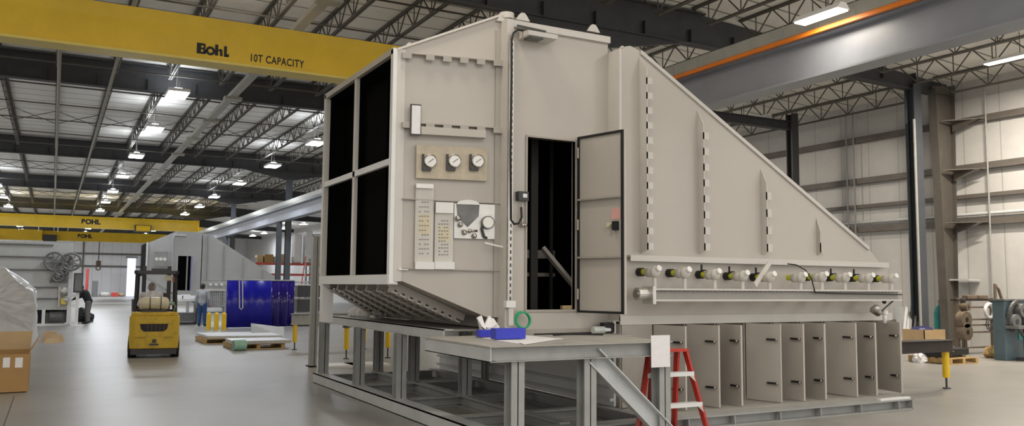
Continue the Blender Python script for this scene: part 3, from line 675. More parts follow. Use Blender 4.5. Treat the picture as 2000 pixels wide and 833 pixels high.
for i, (u, v, blk) in enumerate(VAL):
    p = pt(u, v, y=YT); x, z = p.x+.03, p.z
    dv = MB().cyl((x,YT-.34,z-.01),(x,YT-.20,z-.01),.062,14).ball((x,YT-.36,z),.078,14,(1,.7,1)).build('pulse_valve', PAINT2, pn, smooth=True)
    MB().cyl((x,YT-.36,z+.02),(x-.0,YT-.45,z+.05),.04,12).build('valve_solenoid', GLASS, dv)
    MB().cyl((x,YT-.34,hz+.07),(x,YT-.34,z-.04),.028,10).build('valve_riser', PAINT2, dv)
    MB().cyl((x,YT-.21,z),(x,YT-.06 if blk else YT-.1,z),.042,12).build('hose_sleeve', YELNEON, dv)
    if blk:
        MB().cyl((x,YT-.10,z),(x,YT,z),.058,14).build('wall_grommet', BLACK, dv)
        if i in (2,3,4,7,8): MB().bar((x-.02,YT-.1,z+.02),(x-.02,YT-.1,z+.14),.02,.02).bar((x-.02,YT-.1,z+.06),(x-.02,YT-.2,z+.06),.015,.015).build('clamp_bolt', BLACK, dv)
a, b = pt(1503,514,y=9.15), pt(1474,558,y=8.95); MB().bar(a, b, .07, .02, up=(0,-1,0)).build('hanger_strap', PAINT2, pn)
MB().tube([pt(1538,516,y=9.1),pt(1555,518,y=9.0),pt(1573,528,y=8.95),pt(1585,545,y=8.93),pt(1592,572,y=8.93),pt(1640,574,y=8.93),pt(1762,576,y=8.93)], .010, 6).build('black_cable', BLACK, pn, smooth=True)
rg = MB().cyl(pt(1705,605,y=9.1),pt(1716,612,y=9.1),.06,14).build('regulator', CHROME, pn)
MB().ball(pt(1711,603,y=9.05),.06,12).build('regulator_body', ALU, rg, smooth=True); MB().ball(pt(1727,590,y=9.05),.035,10).build('regulator_knob', BLACK, rg)
MB().ball(pt(1728,612,y=9.05),.05,12).cyl(pt(1728,612,y=9.05),pt(1728,632,y=9.05),.03,10).build('drain_valve', PAPER, rg, smooth=True)
MB().tube([pt(1722,608,y=9.0),pt(1740,592,y=9.0),pt(1752,582,y=9.0)],.012,6).build('copper_tube', DKGREY, rg)
# cabinets
CX = [6.69,7.21,7.78,8.33,8.88,9.42,9.96,10.49,11.07,11.66,12.2]
CB = mat('cabinet_inside', (.16,.15,.135), .6, var=.15)
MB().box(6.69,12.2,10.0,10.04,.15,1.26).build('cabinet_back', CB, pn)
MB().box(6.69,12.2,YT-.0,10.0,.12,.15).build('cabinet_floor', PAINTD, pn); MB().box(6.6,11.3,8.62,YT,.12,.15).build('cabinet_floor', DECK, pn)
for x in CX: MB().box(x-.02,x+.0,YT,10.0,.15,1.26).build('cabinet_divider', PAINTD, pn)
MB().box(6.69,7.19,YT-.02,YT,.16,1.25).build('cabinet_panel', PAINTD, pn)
for k, deg in zip(range(1, 10), (11.7,11.5,-6,16,3,-8.6,5,-11,-12.7)):
    t = radians(deg); e = Vector((sin(t),-cos(t),0)); n = Vector((-cos(t),-sin(t),0)); o = Vector((CX[k],YT-.02,0)); f = (o,e,Z,n)
    lf = MB().fbox(f, 0,.54,.165,1.245,-.03,0).build('cabinet_door', PAINT, pn)
    for z in (.42, 1.03):
        MB().fbox(f, .34,.50,z-.012,z+.012,.0,.035).build('latch_bar', BLACK, lf)
        MB().ball(o+e*.5+n*.04+Z*z, .018, 8).build('latch_tip', CHROME, lf)

# ================================================================== LOOSE THINGS ON THE DECK
ZT = ZD
p = pt(996, 662, z=ZT)
def carton(name, label, cat, u0, v0, u1, v1, z, dep, m_, yy=None):
    a = pt((u0+u1)/2, v1, z=z) if yy is None else pt((u0+u1)/2, v1, y=yy)
    x0, x1 = pt(u0, v1, y=a.y).x, pt(u1, v1, y=a.y).x; z1 = pt((u0+u1)/2, v0, y=a.y).z
    return tag(MB().box(x0,x1,a.y,a.y+dep,z,z1).build(name, m_, bevel=.006), label, cat)
carton('glove_box', 'blue cardboard box lying at the front of the steel deck', 'box', 968, 642, 1027, 663, ZT+.012, .13, BLUEB)
carton('tissue_box', 'smaller blue box with white tissue sticking out behind the front box', 'box', 937, 645, 968, 659, ZT+.012, .11, BLUEB)
def crumple(name, label, cat, pts, r, m_, n=5, seed=1):
    rr = random.Random(seed); m = MB()
    for p in pts:
        c = Vector(p)
        k0 = len(m.v); m.ball(c, r, 14)
        for i in range(k0, len(m.v)): m.v[i] = c+(m.v[i]-c)*rr.uniform(.7, 1.3)
    return tag(m.build(name, m_), label, cat)
a = pt(944,650,z=ZT); y = 9.38
m = MB()
for (ua, va, ub, vb, uc, vc) in ((932,622,941,617,950,645),(945,640,956,617,972,633),(950,645,964,622,976,640),(934,625,940,650,948,648)):
    A, B, C = pt(ua,va,y=y+.02), pt(ub,vb,y=y+.1), pt(uc,vc,y=y-.02); m.prism([A,B,C,(A+C)/2-Z*.03], (.01,.05,.0))
tag(m.build('tissue_wad', PAPER), 'white crumpled tissue standing up behind the blue boxes', 'tissue')
def sheet(name, label, pix, z, m_=PAPER, th=.004, cat='paper'):
    pts = [pt(u, v, z=z) for u, v in pix]; return tag(MB().prism(pts, (0,0,th)).build(name, m_), label, cat)
sheet('paper_sheet', 'long white paper sheet lying under the blue boxes', [(940,661),(1010,672),(1100,663),(1028,656)], ZT+.001, th=.003)
sheet('paper_sheet', 'white paper with a corner hanging over the deck edge', [(1010,668),(1024,674),(1100,662),(1040,660)], ZT+.005, th=.003)
sheet('cutting_mat', 'thin grey card under the white tissue on the deck', [(928,660),(962,664),(972,659),(940,656)], ZT+.001, DECK, .002, 'card')
c = pt(1020,626,y=9.5)
tag(MB().ring(c, (0.05,-1,.15), .105, .012, 30, 8).ring(c+X*.008-Y*.02, (-.05,-1,.1), .098, .012, 30, 8).build('hose_coil', GREEN, smooth=True), 'green hose coil leaning below the open doorway', 'hose')
tag(MB().tube([Vector((5.55,9.2,ZT+.012)),Vector((5.75,9.28,ZT+.012)),Vector((6.0,9.22,ZT+.012)),Vector((6.2,9.05,ZT+.012))],.012,8).tube([Vector((5.4,9.42,ZT+.01)),Vector((5.8,9.45,ZT+.01)),Vector((6.3,9.46,ZT+.012))],.01,8).build('cable_run', BLACK), 'dark cable lying on the deck below the doorway', 'cable')
a = Vector((pt(1158,645,y=9.35).x, 9.35, ZT+.002))
MB().box(DXR-.02,6.62,9.0,9.58,ZD-.012,ZD+.002).build('rear_strip', DECK, sk)
t = thing('spray_bottle', 'pale plastic bottle lying on the deck below the open door', 'bottle', a)
MB().cyl(a+Z*.05, a+X*.17+Z*.05, .048, 14).build('bottle_body', mat('pale_plastic',(.55,.58,.55),.3), t); MB().cyl(a+X*.17+Z*.05, a+X*.25+Z*.05, .035, 12, .02).ball(a+X*.26+Z*.05,.025,8).build('bottle_cap', PAPER, t)
a = pt(1180,638,y=9.5); tag(MB().box(a.x-.06,a.x+.12,9.42,9.52,ZT,a.z+.05).build('tool_pouch', BLACK, bevel=.01), 'small black pouch on the deck under the open door', 'pouch')
sheetm = MB(); a, b = pt(1271,656,y=7.79), pt(1308,717,y=7.79)
tag(sheetm.box(a.x,b.x,7.782,7.788,b.z,a.z).build('posted_sheet', PAPER), 'white paper sheet taped on the front deck post above the ladder', 'paper')
crumple('plastic_scrap', 'crumpled white plastic on the walkway beneath the intake', 'plastic scrap', [Vector((4.75,14.2,1.26)), Vector((4.95,14.0,1.25)), Vector((4.7,14.5,1.25))], .11, PAPER, seed=3)

# ================================================================== LADDER
ty, tz = 8.14, pt(1322,684,y=8.14).z
ld = thing('step_ladder', 'red fibreglass step ladder with pale treads behind the front deck post', 'ladder', (6.9, 8.15, 0))
def lp(u, v, y): return pt(u, v, y=y)
FRr = [(lp(1338,684,ty), lp(1383,860,8.05)), (lp(1268,684,ty), lp(1243,860,8.05))]
RRr = [(lp(1322,684,ty+.06), lp(1316,840,8.3)), (lp(1276,684,ty+.06), lp(1266,840,8.3))]
for P_ in FRr+RRr: P_[1].z = 0
for a, b in FRr+RRr: MB().bar(a, b, .03, .075, up=(0,1,0)).build('ladder_rail', RED, ld)
for v in (731, 791, 840):
    z = pt(1335, v, y=8.1).z; f = (tz-z)/tz; a = FRr[1][0].lerp(FRr[1][1], f); b = FRr[0][0].lerp(FRr[0][1], f)
    tr = MB().box(a.x,b.x,a.y-.05,a.y+.05,z-.025,z+.025).build('tread', WHITE, ld)
    MB().prism([(b.x-.01,a.y-.055,z-.025),(b.x+.02,a.y-.055,z-.10),(b.x-.07,a.y-.055,z-.025)], (0,.01,0)).build('tread_gusset', ALU, tr)
MB().box(FRr[1][0].x-.02,FRr[0][0].x+.02,ty-.05,ty+.1,tz-.02,tz+.01).build('top_cap', RED, ld)

# ================================================================== FORKLIFT
FX, FY = 2.28, 21.75
fk = thing('forklift', 'yellow forklift driving away down the aisle with a gas tank on its back', 'forklift', (FX, FY+1.1, 0))
def lathe_round(m, x0, x1, y0, y1, z0, z1, r=.12, n=6):   # box with rounded vertical corners
    pts = []
    for cx, cy, a0 in ((x1-r,y0+r,-90),(x1-r,y1-r,0),(x0+r,y1-r,90),(x0+r,y0+r,180)):
        for k in range(n+1): t = radians(a0+90*k/n); pts.append((cx+cos(t)*r, cy+sin(t)*r, z0))
    return m.prism(pts, (0,0,z1-z0))
m = lathe_round(MB(), FX-.55,FX+.55,FY,FY+.9,.22,.98,.16); lathe_round(m, FX-.52,FX+.52,FY+.03,FY+.9,.98,1.07,.16)
cw = m.build('counterweight', LIFTY, fk, bevel=.02)
m = MB().prism([(FX-.32,FY-.004,.80),(FX+.30,FY-.004,.80),(FX+.27,FY-.004,.67),(FX+.2,FY-.004,.62),(FX-.22,FY-.004,.62),(FX-.29,FY-.004,.67)], (0,.02,0)); m.build('rear_grille', BLACK, cw)
m = MB()
for k in range(5): m.box(FX-.16+k*.09,FX-.145+k*.09,FY-.012,FY-.002,.63,.79)
m.build('grille_bars', mat('dark_red_lamp',(.12,.02,.015),.4), cw)
MB().box(FX-.42,FX+.42,FY-.015,FY+.05,.48,.5).build('body_seam', mat('seam_yellow',(.4,.27,.02),.5), cw)
MB().prism([(FX-.18,FY-.02,.50),(FX+.2,FY-.02,.50),(FX+.14,FY-.02,.28),(FX-.12,FY-.02,.28)], (0,.03,0)).build('tow_plate', LIFTY, cw)
MB().box(FX-.04,FX+.05,FY-.04,FY-.02,.36,.44).box(FX-.1,FX+.1,FY-.04,FY-.02,.3,.34).build('tow_pin', DKGREY, cw)
MB().box(FX-.5,FX+.5,FY+.06,FY+.85,.08,.24).build('chassis', DKGREY, fk)
MB().box(FX-.52,FX+.52,FY+.9,FY+2.1,.3,.75).build('body', LIFTY, fk)
MB().box(FX-.42,FX+.42,FY+.6,FY+.85,1.07,1.12).build('engine_hood', BLACK, fk)
for x, y, r in ((FX-.47,FY+.35,.26),(FX+.47,FY+.35,.26),(FX-.47,FY+1.75,.33),(FX+.47,FY+1.75,.33)):
    w = MB().cyl((x-.09,y,r),(x+.09,y,r),r,24).build('wheel', BLACK, fk); MB().cyl((x-.1,y,r),(x+.1,y,r),r*.5,16).build('wheel_hub', LIFTY, w)
for sx in (-1, 1):
    MB().bar((FX+sx*.46,FY+.5,1.05),(FX+sx*.44,FY+.62,2.0),.06,.08,up=(0,1,0)).build('guard_post', BLACK, fk)
    MB().bar((FX+sx*.44,FY+2.0,.75),(FX+sx*.42,FY+1.75,2.0),.06,.08,up=(0,1,0)).build('guard_post', BLACK, fk)
m = MB().box(FX-.5,FX+.5,FY+.52,FY+.62,1.98,2.06).box(FX-.5,FX+.5,FY+1.75,FY+1.85,1.98,2.06).box(FX-.5,FX-.43,FY+.52,FY+1.85,1.98,2.06).box(FX+.43,FX+.5,FY+.52,FY+1.85,1.98,2.06)
for k in range(7): m.box(FX-.40+k*.13,FX-.37+k*.13,FY+.6,FY+1.8,2.0,2.04)
m.build('overhead_guard', DKGREY, fk)
gt = MB().tube([(FX-.36,FY+.28,1.27),(FX-.33,FY+.28,1.27),(FX-.28,FY+.28,1.27),(FX+.22,FY+.28,1.27),(FX+.27,FY+.28,1.27),(FX+.30,FY+.28,1.27)],[.08,.13,.155,.155,.13,.07],18).build('gas_tank', CREAM, fk, smooth=True)
MB().ring((FX-.12,FY+.28,1.27),X,.158,.012,20,6).ring((FX+.12,FY+.28,1.27),X,.158,.012,20,6).build('tank_strap', DKGREY, gt)
MB().cyl((FX+.30,FY+.28,1.27),(FX+.42,FY+.28,1.27),.04,10).tube([(FX+.4,FY+.28,1.27),(FX+.44,FY+.3,1.2),(FX+.42,FY+.4,1.1)],.015,6).build('tank_valve', mat('brass_green',(.25,.35,.25),.4), gt)
MB().box(FX-.3,FX+.25,FY+.15,FY+.42,1.07,1.12).build('tank_cradle', DKGREY, fk)
MB().box(FX+.18,FX+.34,FY+.62,FY+.7,1.82,1.95).build('work_lamp', CREAM, fk); MB().box(FX+.36,FX+.44,FY+.62,FY+.7,1.78,1.92).build('tail_lamp', mat('tail_red',(.3,.06,.03),.4), fk)
for sx in (-1, 1): MB().box(FX+sx*.3-.05,FX+sx*.3+.05,FY+2.2,FY+2.32,.1,2.2).build('mast_rail', DKGREY, fk)
MB().box(FX-.35,FX+.35,FY+2.22,FY+2.3,1.4,1.5).box(FX-.35,FX+.35,FY+2.22,FY+2.3,.4,.5).build('mast_cross', DKGREY, fk)
for sx in (-1, 1): MB().prism([(FX+sx*.22-.05,FY+2.34,.10),(FX+sx*.22+.05,FY+2.34,.10),(FX+sx*.22+.05,FY+3.4,.10),(FX+sx*.22-.05,FY+3.4,.10)], (0,0,.04)).build('fork', DKGREY, fk)
MB().box(FX-.26,FX+.26,FY+.95,FY+1.4,.75,.9).box(FX-.24,FX+.24,FY+.92,FY+1.0,.9,1.3).build('seat', BLACK, fk)
MB().ring((FX,FY+1.72,1.15),(0,-.6,1),.17,.015,20,6).cyl((FX,FY+1.8,.8),(FX,FY+1.72,1.14),.025,8).build('steering_wheel', BLACK, fk)

fk.rotation_euler.z = -0.10   # driving straight away from the viewer

# ================================================================== PEOPLE
def limb(m, pts, rs, n=10):
    m.tube(pts, rs, n); 
    for p, r in zip(pts, rs): m.ball(p, r*.98, 10)
def solid(o, vox=.014):
    r = o.modifiers.new('skin', 'REMESH'); r.mode = 'VOXEL'; r.voxel_size = vox; r.use_smooth_shade = True
    s_ = o.modifiers.new('soft', 'SMOOTH'); s_.factor = .5; s_.iterations = 4
    return o
def person(label, loc, face, J, shirt, pants, shoes, hair, cap=None, sleeves=True):
    """J: joints by name, metres from the ground point, facing +y before turning"""
    t = thing('person', label, 'person', loc); LOC[t.name] = Vector()
    V = lambda k: Vector(J[k])
    b = MB()
    hd = V('head'); up = (hd-V('neck')).normalized(); fw = Vector(J.get('look', (0,1,0))).normalized(); sd = fw.cross(up).normalized()
    b.ball(hd, .098, 16, (.80,.98,1.18)); b.ball(hd+fw*.035-up*.06, .07, 12, (.8,.9,.95)); b.ball(hd+fw*.105-up*.02, .016, 8); b.ball(hd+fw*.10-up*.055, .018, 8, (1.4,.7,.5))
    for s in (-1, 1):
        b.ball(hd+sd*s*.082-up*.01, .022, 8, (.5,1,1.3)); b.ball(hd+fw*.085+sd*s*.033+up*.012, .012, 8)
    limb(b, [V('neck')-up*.05, hd-up*.05], [.058,.055])
    limb(b, [V('hip'), V('waist'), V('chest'), V('neck')-up*.02], [.13,.125,.15,.07])
    for s, n in ((-1,'l'), (1,'r')):
        sh, el, wr = V('sh'+n), V('el'+n), V('wr'+n)
        limb(b, [V('chest')+Vector((0,0,.08)), sh, el, wr], [.09,.062,.045,.03])
        d = (wr-el).normalized(); side = d.cross(Vector((0,0,1))); side = side.normalized() if side.length > .1 else X
        nrm = side.cross(d)
        pc = wr+d*.05; limb(b, [wr, pc, wr+d*.085], [.03,.036,.034])
        for k, (o_, L) in enumerate(((-.027,.06),(-.009,.072),(.009,.068),(.027,.052))):
            k0 = wr+d*.085+side*o_; k1 = k0+d*L*.5-nrm*.008; b.tube([k0-d*.02, k0, k1, k1+d*L*.4-nrm*.028], [.012,.0115,.0105,.008], 8)
        k0 = wr+d*.03+side*s*.03; b.tube([k0, k0+side*s*.02+d*.025, k0+side*s*.024+d*.055-nrm*.01], [.014,.012,.009], 8)
        hp, kn, an, to = V('hp'+n), V('kn'+n), V('an'+n), V('to'+n)
        limb(b, [V('hip'), hp, kn, an], [.10,.095,.06,.042]); limb(b, [an, to], [.042,.032])
    solid(b.build('body', SKIN, t), .011)
    c = MB(); limb(c, [V('hip')+Vector((0,0,.02)), V('waist'), V('chest'), V('neck')-up*.03], [.165,.16,.185,.085])
    for n in 'lr': limb(c, [V('chest')+Vector((0,0,.07)), V('sh'+n), V('el'+n), V('el'+n).lerp(V('wr'+n), .95 if sleeves else .1)], [.11,.085,.062,.048])
    solid(c.build('shirt', shirt, t))
    c = MB()
    for n in 'lr': limb(c, [V('hip'), V('hp'+n), V('kn'+n), V('an'+n)+Vector((0,0,.03))], [.15,.12,.085,.07])
    solid(c.build('trousers', pants, t))
    for n in 'lr':
        c = MB(); a, q_ = V('an'+n), V('to'+n); limb(c, [a-Vector((0,0,.02))-(q_-a).normalized()*.04, a.lerp(q_,.6), q_], [.055,.052,.043]); solid(c.build('shoe', shoes, t))
    h = MB(); h.ball(hd+up*.022-fw*.014, .108, 16, (.86,1.0,1.12)); h.ball(hd-fw*.05-up*.02, .075, 12, (1.1,.8,1.2))
    k = solid(h.build('hair' if not cap else 'cap', hair if not cap else cap, t)); 
    t.rotation_euler.z = face
    return t
STAND = dict(hip=(0,0,.93), waist=(0,.01,1.08), chest=(0,.0,1.30), neck=(0,.0,1.49), head=(0,.03,1.63), hpl=(-.09,0,.9), hpr=(.09,0,.9), knl=(-.1,.03,.5), knr=(.1,.02,.5), anl=(-.11,0,.08), anr=(.11,0,.08), tol=(-.13,.17,.035), tor=(.13,.17,.035),
             shl=(-.19,0,1.42), shr=(.19,0,1.42), ell=(-.25,-.02,1.13), elr=(.25,-.02,1.13), wrl=(-.25,.12,.9), wrr=(.25,.12,.9))
HOOD = mat('black_hoodie', (.012,.012,.014), .8, var=.2); KHA = mat('grey_trousers', (.14,.13,.125), .8, var=.1); JEANS = mat('blue_jeans', (.03,.08,.22), .8, var=.15); SHG = mat('light_grey_shirt', (.40,.42,.45), .8, var=.08); SHW = mat('pale_shirt', (.62,.61,.63), .8, var=.06)
p1 = pt(171, 633, z=0)
J = dict(STAND); J.update(waist=(0,.06,1.09), chest=(0,.16,1.28), neck=(0,.26,1.43), head=(0,.33,1.54), look=(0,1,-.5), shl=(-.18,.2,1.37), shr=(.18,.2,1.37), ell=(-.2,.38,1.14), elr=(.2,.38,1.14), wrl=(-.12,.58,1.05), wrr=(.12,.58,1.05))
person('person in black hooded top and grey trousers bending toward the dark cabinet', (p1.x,p1.y,0), radians(75), J, HOOD, KHA, BLACK, HAIR, cap=HOOD)
p2 = pt(397, 634, z=0)
person('person in grey shirt and blue jeans standing by the work bench', (pt(395,600,y=37.2).x,37.2,0), radians(-20), dict(STAND), SHG, JEANS, BLACK, HAIR)
SIT = dict(hip=(0,0,.98), waist=(0,.0,1.1), chest=(0,.06,1.3), neck=(0,.1,1.47), head=(0,.15,1.58), hpl=(-.1,.06,.97), hpr=(.1,.06,.97), knl=(-.14,.45,.98), knr=(.14,.45,.98), anl=(-.14,.58,.62), anr=(.14,.58,.62), tol=(-.14,.72,.57), tor=(.14,.72,.57),
           shl=(-.19,.06,1.40), shr=(.19,.06,1.40), ell=(-.27,.2,1.16), elr=(.27,.2,1.16), wrl=(-.13,.45,1.17), wrr=(.13,.45,1.17))
person('driver in a pale shirt seated on the yellow forklift', (FX-.10,FY+1.12,.06), -0.10, SIT, SHW, JEANS, BLACK, HAIR, cap=mat('grey_hair',(.22,.19,.17),.8))

# ================================================================== FAR FILTER HOUSE
y2 = 54.0; 
def fx(u): return pt(u, 500, y=y2).x
def fz(v, u=380): return pt(u, v, y=y2).z
f2 = thing('filter_house', 'distant grey beige filter house of the same kind behind the forklift', 'filter house', (fx(345), y2+1.5, .9))
GP = mat('far_grey_paint', (.43,.43,.42), .4, var=.04)
xa, xb, xc_, xd = fx(287), fx(344), fx(393), fx(395)
MB().prism([(xa,y2+.3,fz(540)),(xb,y2,fz(575)),(xb,y2,fz(453)),(xa,y2+.3,fz(478))], (0,3,0)).build('intake_module', GP, f2)
MB().box(xa-.05,xa,y2+.3,y2+3.3,fz(540),fz(478)).build('intake_filters', INSIDE, f2); MB().box(xa-.03,xa+.06,y2+.22,y2+.3,fz(540),fz(476)).build('edge_flange', WHITE, f2)
dxa, dxb = fx(348), fx(377)
MB().box(xb,dxa,y2-.05,y2+3,.9,fz(454)).box(dxb,xc_,y2-.05,y2+3,.9,fz(454)).box(dxa,dxb,y2-.05,y2+3,fz(501),fz(454)).box(dxa,dxb,y2-.05,y2+3,.9,fz(568)).build('door_module', GP, f2)
MB().box(dxa,dxb,y2+.2,y2+.25,fz(568),fz(501)).build('doorway_shade_sheet', INSIDE, f2); MB().box(dxa+.5,dxa+.58,y2+.1,y2+.15,fz(568),fz(501)).build('door_post', GP, f2)  # black sheet stands in for the shade in the opening
MB().box(dxb-.12,dxb-.08,y2-.7,y2,fz(568),fz(501)).build('open_door', mat('bluish_door',(.35,.35,.5),.3), f2)
MB().tube([(fx(337),y2-.1,fz(545)),(fx(337),y2-.1,fz(468)),(fx(339),y2-.1,fz(462)),(fx(362),y2-.1,fz(462))], .07, 8).build('conduit', STEEL, f2)
gb2 = MB().box(fx(300),fx(328),y2-.05,y2+.02,fz(522),fz(494)).build('gauge_board', STEEL, f2)
for u in (306,314,322): MB().cyl((fx(u),y2-.09,fz(508)),(fx(u),y2-.04,fz(508)),.1,14).build('gauge_dial', GLASS, gb2)
MB().box(fx(297),fx(330),y2-.15,y2,fz(532),fz(526)).build('shelf', DKGREY, f2)
MB().prism([(xd,y2,fz(548)),(xd,y2,fz(456)),(fx(408),y2,fz(457)),(fx(430),y2,fz(470)),(fx(545),y2,fz(543)),(fx(550),y2,fz(548))], (0,3,0)).build('transition_duct', GP, f2)
for u, v in ((406,458),(438,478),(475,502),(513,525)): MB().box(fx(u)-.04,fx(u)+.04,y2-.08,y2,fz(546),fz(v)).build('stiffener', STEEL, f2)
MB().box(xd,fx(552),y2+.02,y2+3,.9,fz(549)).build('plenum', GP, f2)
MB().box(xa+.3,fx(552),y2-.3,y2+3,.72,.9).build('base_frame', STEEL, f2)
for u in (292,318,344,370,396,440,500,545): MB().box(fx(u)-.08,fx(u)+.08,y2-.2,y2-.05,0,.72).build('leg', STEEL, f2)
for i in range(6): MB().cyl((fx(412+i*11),y2-.25,fz(556)),(fx(412+i*11),y2,fz(556)),.09,10).build('pulse_valve', WHITE, f2)

# ================================================================== WELDING SCREEN, BENCHES, BOLLARDS
ys = 35.2
def sxx(u, y=ys): return pt(u, 600, y=y).x
def szz(v, u=500, y=ys): return pt(u, v, y=y).z
ws = thing('welding_screen', 'tall blue vinyl welding screen behind the sheet metal pallets', 'welding screen', (sxx(510), ys, 0))
x0, x1, x2 = sxx(442), sxx(530), sxx(578)
def wavy(x0, x1, z0, z1, y, amp, n=28, dy=0):
    m = MB(); P = []
    for k in range(n+1): t = k/n; P.append(Vector((x0+(x1-x0)*t, y+amp*sin(t*17)+dy*t, 0)))
    V = []; F = []
    for p in P: V += [p+Z*z0, p+Z*z1, p+Z*z1+Y*.02, p+Z*z0+Y*.02]
    for k in range(n): 
        for j in range(4): F.append((k*4+j, k*4+(j+1)%4, k*4+4+(j+1)%4, k*4+4+j))
    F += [(0,3,2,1), (n*4,n*4+1,n*4+2,n*4+3)]
    return m.add(V, F)
wavy(x0,x1,.03,szz(549),ys,.02).build('curtain', CURT, ws, smooth=True)
wavy(x1,x2,.03,szz(549),ys,.05,20,.35).build('curtain', CURT2, ws, smooth=True, label='violet clear vinyl curtain')
MB().tube([(x0,ys+.05,szz(548)),(x1,ys+.05,szz(548)),(x2,ys+.4,szz(548))],.03,8).build('top_rail', STEEL, ws)
for x, y in ((x0,ys+.05),(x1,ys+.05),(x2,ys+.4)): MB().cyl((x,y,.03),(x,y,szz(548)),.025,8).box(x-.04,x+.04,y-.3,y+.3,0,.03).build('screen_post', STEEL, ws)
a, b = pt(470,550,y=ys-.1), pt(471,602,y=ys-.1)
tag(MB().tube([a+X*-.05+Z*.02,a+X*-.05,b+X*-.06,b-Z*.06,b+X*.06,a+X*.07,a+X*.07+Z*.02],.025,8).build('lifting_sling', mat('white_webbing',(.5,.5,.55),.7)), 'pale lifting sling hanging over the blue screen', 'sling')
for u, n in ((407,'nearest the work bench'),(422,'in the middle of the three beside the blue screen'),(437,'touching the blue screen')):
    p = pt(u, 645, z=0); zt = pt(u, 611, y=p.y).z
    tag(MB().tube([p, p+Z*(zt-.05), p+Z*zt],[.085,.085,.04],14).build('bollard', YEL, smooth=False), 'short yellow bollard '+n, 'bollard')
p = pt(415, 640, z=0); y = 38.0; xx = lambda u: pt(u,600,y=y).x; zz = lambda v: pt(415,v,y=y).z
t = thing('parts_crate', 'grey wire sided crate on a stand beside the blue screen', 'crate', ((xx(392)+xx(444))/2, y+.4, 0))
MB().box(xx(393),xx(444),y,y+.8,zz(601),zz(598)).build('crate_base', STEEL, t)
m = MB()
for k in range(14): x = xx(394)+(xx(443)-xx(394))*k/13; m.box(x-.008,x+.008,y,y+.012,zz(599),zz(568))
for k in range(6): z = zz(599)+(zz(568)-zz(599))*k/5; m.box(xx(393),xx(444),y-.01,y,z-.006,z+.006)
m.build('wire_panel', STEELL, t)
MB().box(xx(393),xx(444),y+.78,y+.8,zz(599),zz(568)).build('back_panel', STEELL, t)
for u in (395,442): MB().box(xx(u)-.03,xx(u)+.03,y+.02,y+.08,0,zz(567)).box(xx(u)-.03,xx(u)+.03,y+.72,y+.78,0,zz(567)).build('corner_leg', STEEL, t)
MB().box(xx(392),xx(445),y-.02,y+.82,zz(569),zz(566)).build('top_rim', PAINT2, t)
t = thing('work_bench', 'pale topped work bench behind the forklift', 'bench', (xx(374), y+1.2, 0))
MB().box(xx(345),xx(393),y+.9,y+1.7,zz(590),zz(586)).build('bench_top', WHITE, t)
for u in (347,391): MB().box(xx(u)-.03,xx(u)+.03,y+.92,y+1.66,0,zz(590)).build('leg', DKGREY, t)
MB().box(xx(350),xx(390),y+1.0,y+1.6,.12,.5).build('drawer_cabinet', GREYM, t)
MB().box(xx(347),xx(391),y+.95,y+1.65,.03,.08).build('lower_shelf', DKGREY, t)
for i, (u, v, r) in enumerate(((358,580,.14),(370,579,.18),(383,581,.12))): tag(MB().box(xx(u)-r,xx(u)+r,y+1.1,y+1.4,zz(586),zz(v-2)).build('parts_box', PAPER, bevel=.02), ('small white box at the forklift end of the bench','white box in the middle of the bench','white box at the crate end of the bench')[i], 'box')
p = pt(265,612,z=0); y = 40.0; a = pt(256,612,y=y); b = pt(274,612,y=y)
t = thing('trash_can', 'dark grey bin on the aisle floor beside the forklift', 'bin', ((a.x+b.x)/2, y, 0))
MB().tube([((a.x+b.x)/2,y,0),((a.x+b.x)/2,y,pt(265,586,y=y).z)],[(b.x-a.x)*.42,(b.x-a.x)*.5],16).build('can_body', DKGREY, t)
MB().ring(((a.x+b.x)/2,y,pt(265,586,y=y).z),Z,(b.x-a.x)*.5,.03,20,6).build('can_rim', GREYM, t)
MB().ball(((a.x+b.x)/2,y,pt(265,587,y=y).z),(b.x-a.x)*.42,10,(1,1,.35)).build('trash_bag', PAPER, t)

# pallets of sheet metal
def pallet(label, x0, x1, y0, y1, z=0.0):
    t = thing('wooden_pallet', label, 'pallet', ((x0+x1)/2,(y0+y1)/2,z))
    for k in range(6): yy = y0+(y1-y0-.1)*k/5; MB().box(x0,x1,yy,yy+.1,z+.12,z+.145).build('deck_board', WOOD, t)
    for xx_ in (x0,(x0+x1)/2-.05,x1-.1): MB().box(xx_,xx_+.1,y0,y1,z+.02,z+.12).build('runner', WOOD, t)
    for k in range(3): yy = y0+(y1-y0-.1)*k/2; MB().box(x0,x1,yy,yy+.1,z,z+.02).build('bottom_board', WOOD, t)
    return t
a, b = pt(388,672,z=0), pt(470,672,z=0); pallet('low pallet of pale sheets close to the yellow bollards', a.x+.1, a.x+1.5, a.y-.2, a.y+1.4)
tag(MB().prism([Vector((a.x+.25,a.y-.1,.15)),Vector((a.x+2.3,a.y-.5,.15)),Vector((a.x+2.4,a.y+1.8,.15)),Vector((a.x+.2,a.y+1.9,.15))], (0,0,.07)).build('sheet_stack', STEELL), 'stack of pale steel sheets on the pallet near the bollards', 'sheets')
a, b = pt(452,684,z=0), pt(556,681,z=0); pallet('pallet carrying a bright metal sheet and a mint roll', a.x, b.x, a.y, a.y+1.3)
tag(MB().box(a.x+.05,b.x+.15,a.y-.05,a.y+1.25,.146,.23).build('sheet_stack', ALU), 'bright stack of metal sheets on the pallet with the mint roll', 'sheets')
p = a; tag(MB().tube([(p.x-.02,p.y-.34,.14),(p.x+.30,p.y-.30,.14)],[.14,.14],16).build('plastic_roll', MINT), 'mint green wrapped roll on the floor at the pallet corner', 'roll')
a, b, c, d_ = pt(492,656,y=27.5), pt(555,660,y=27.5), pt(555,640,y=28.2), pt(490,632,y=28.2)
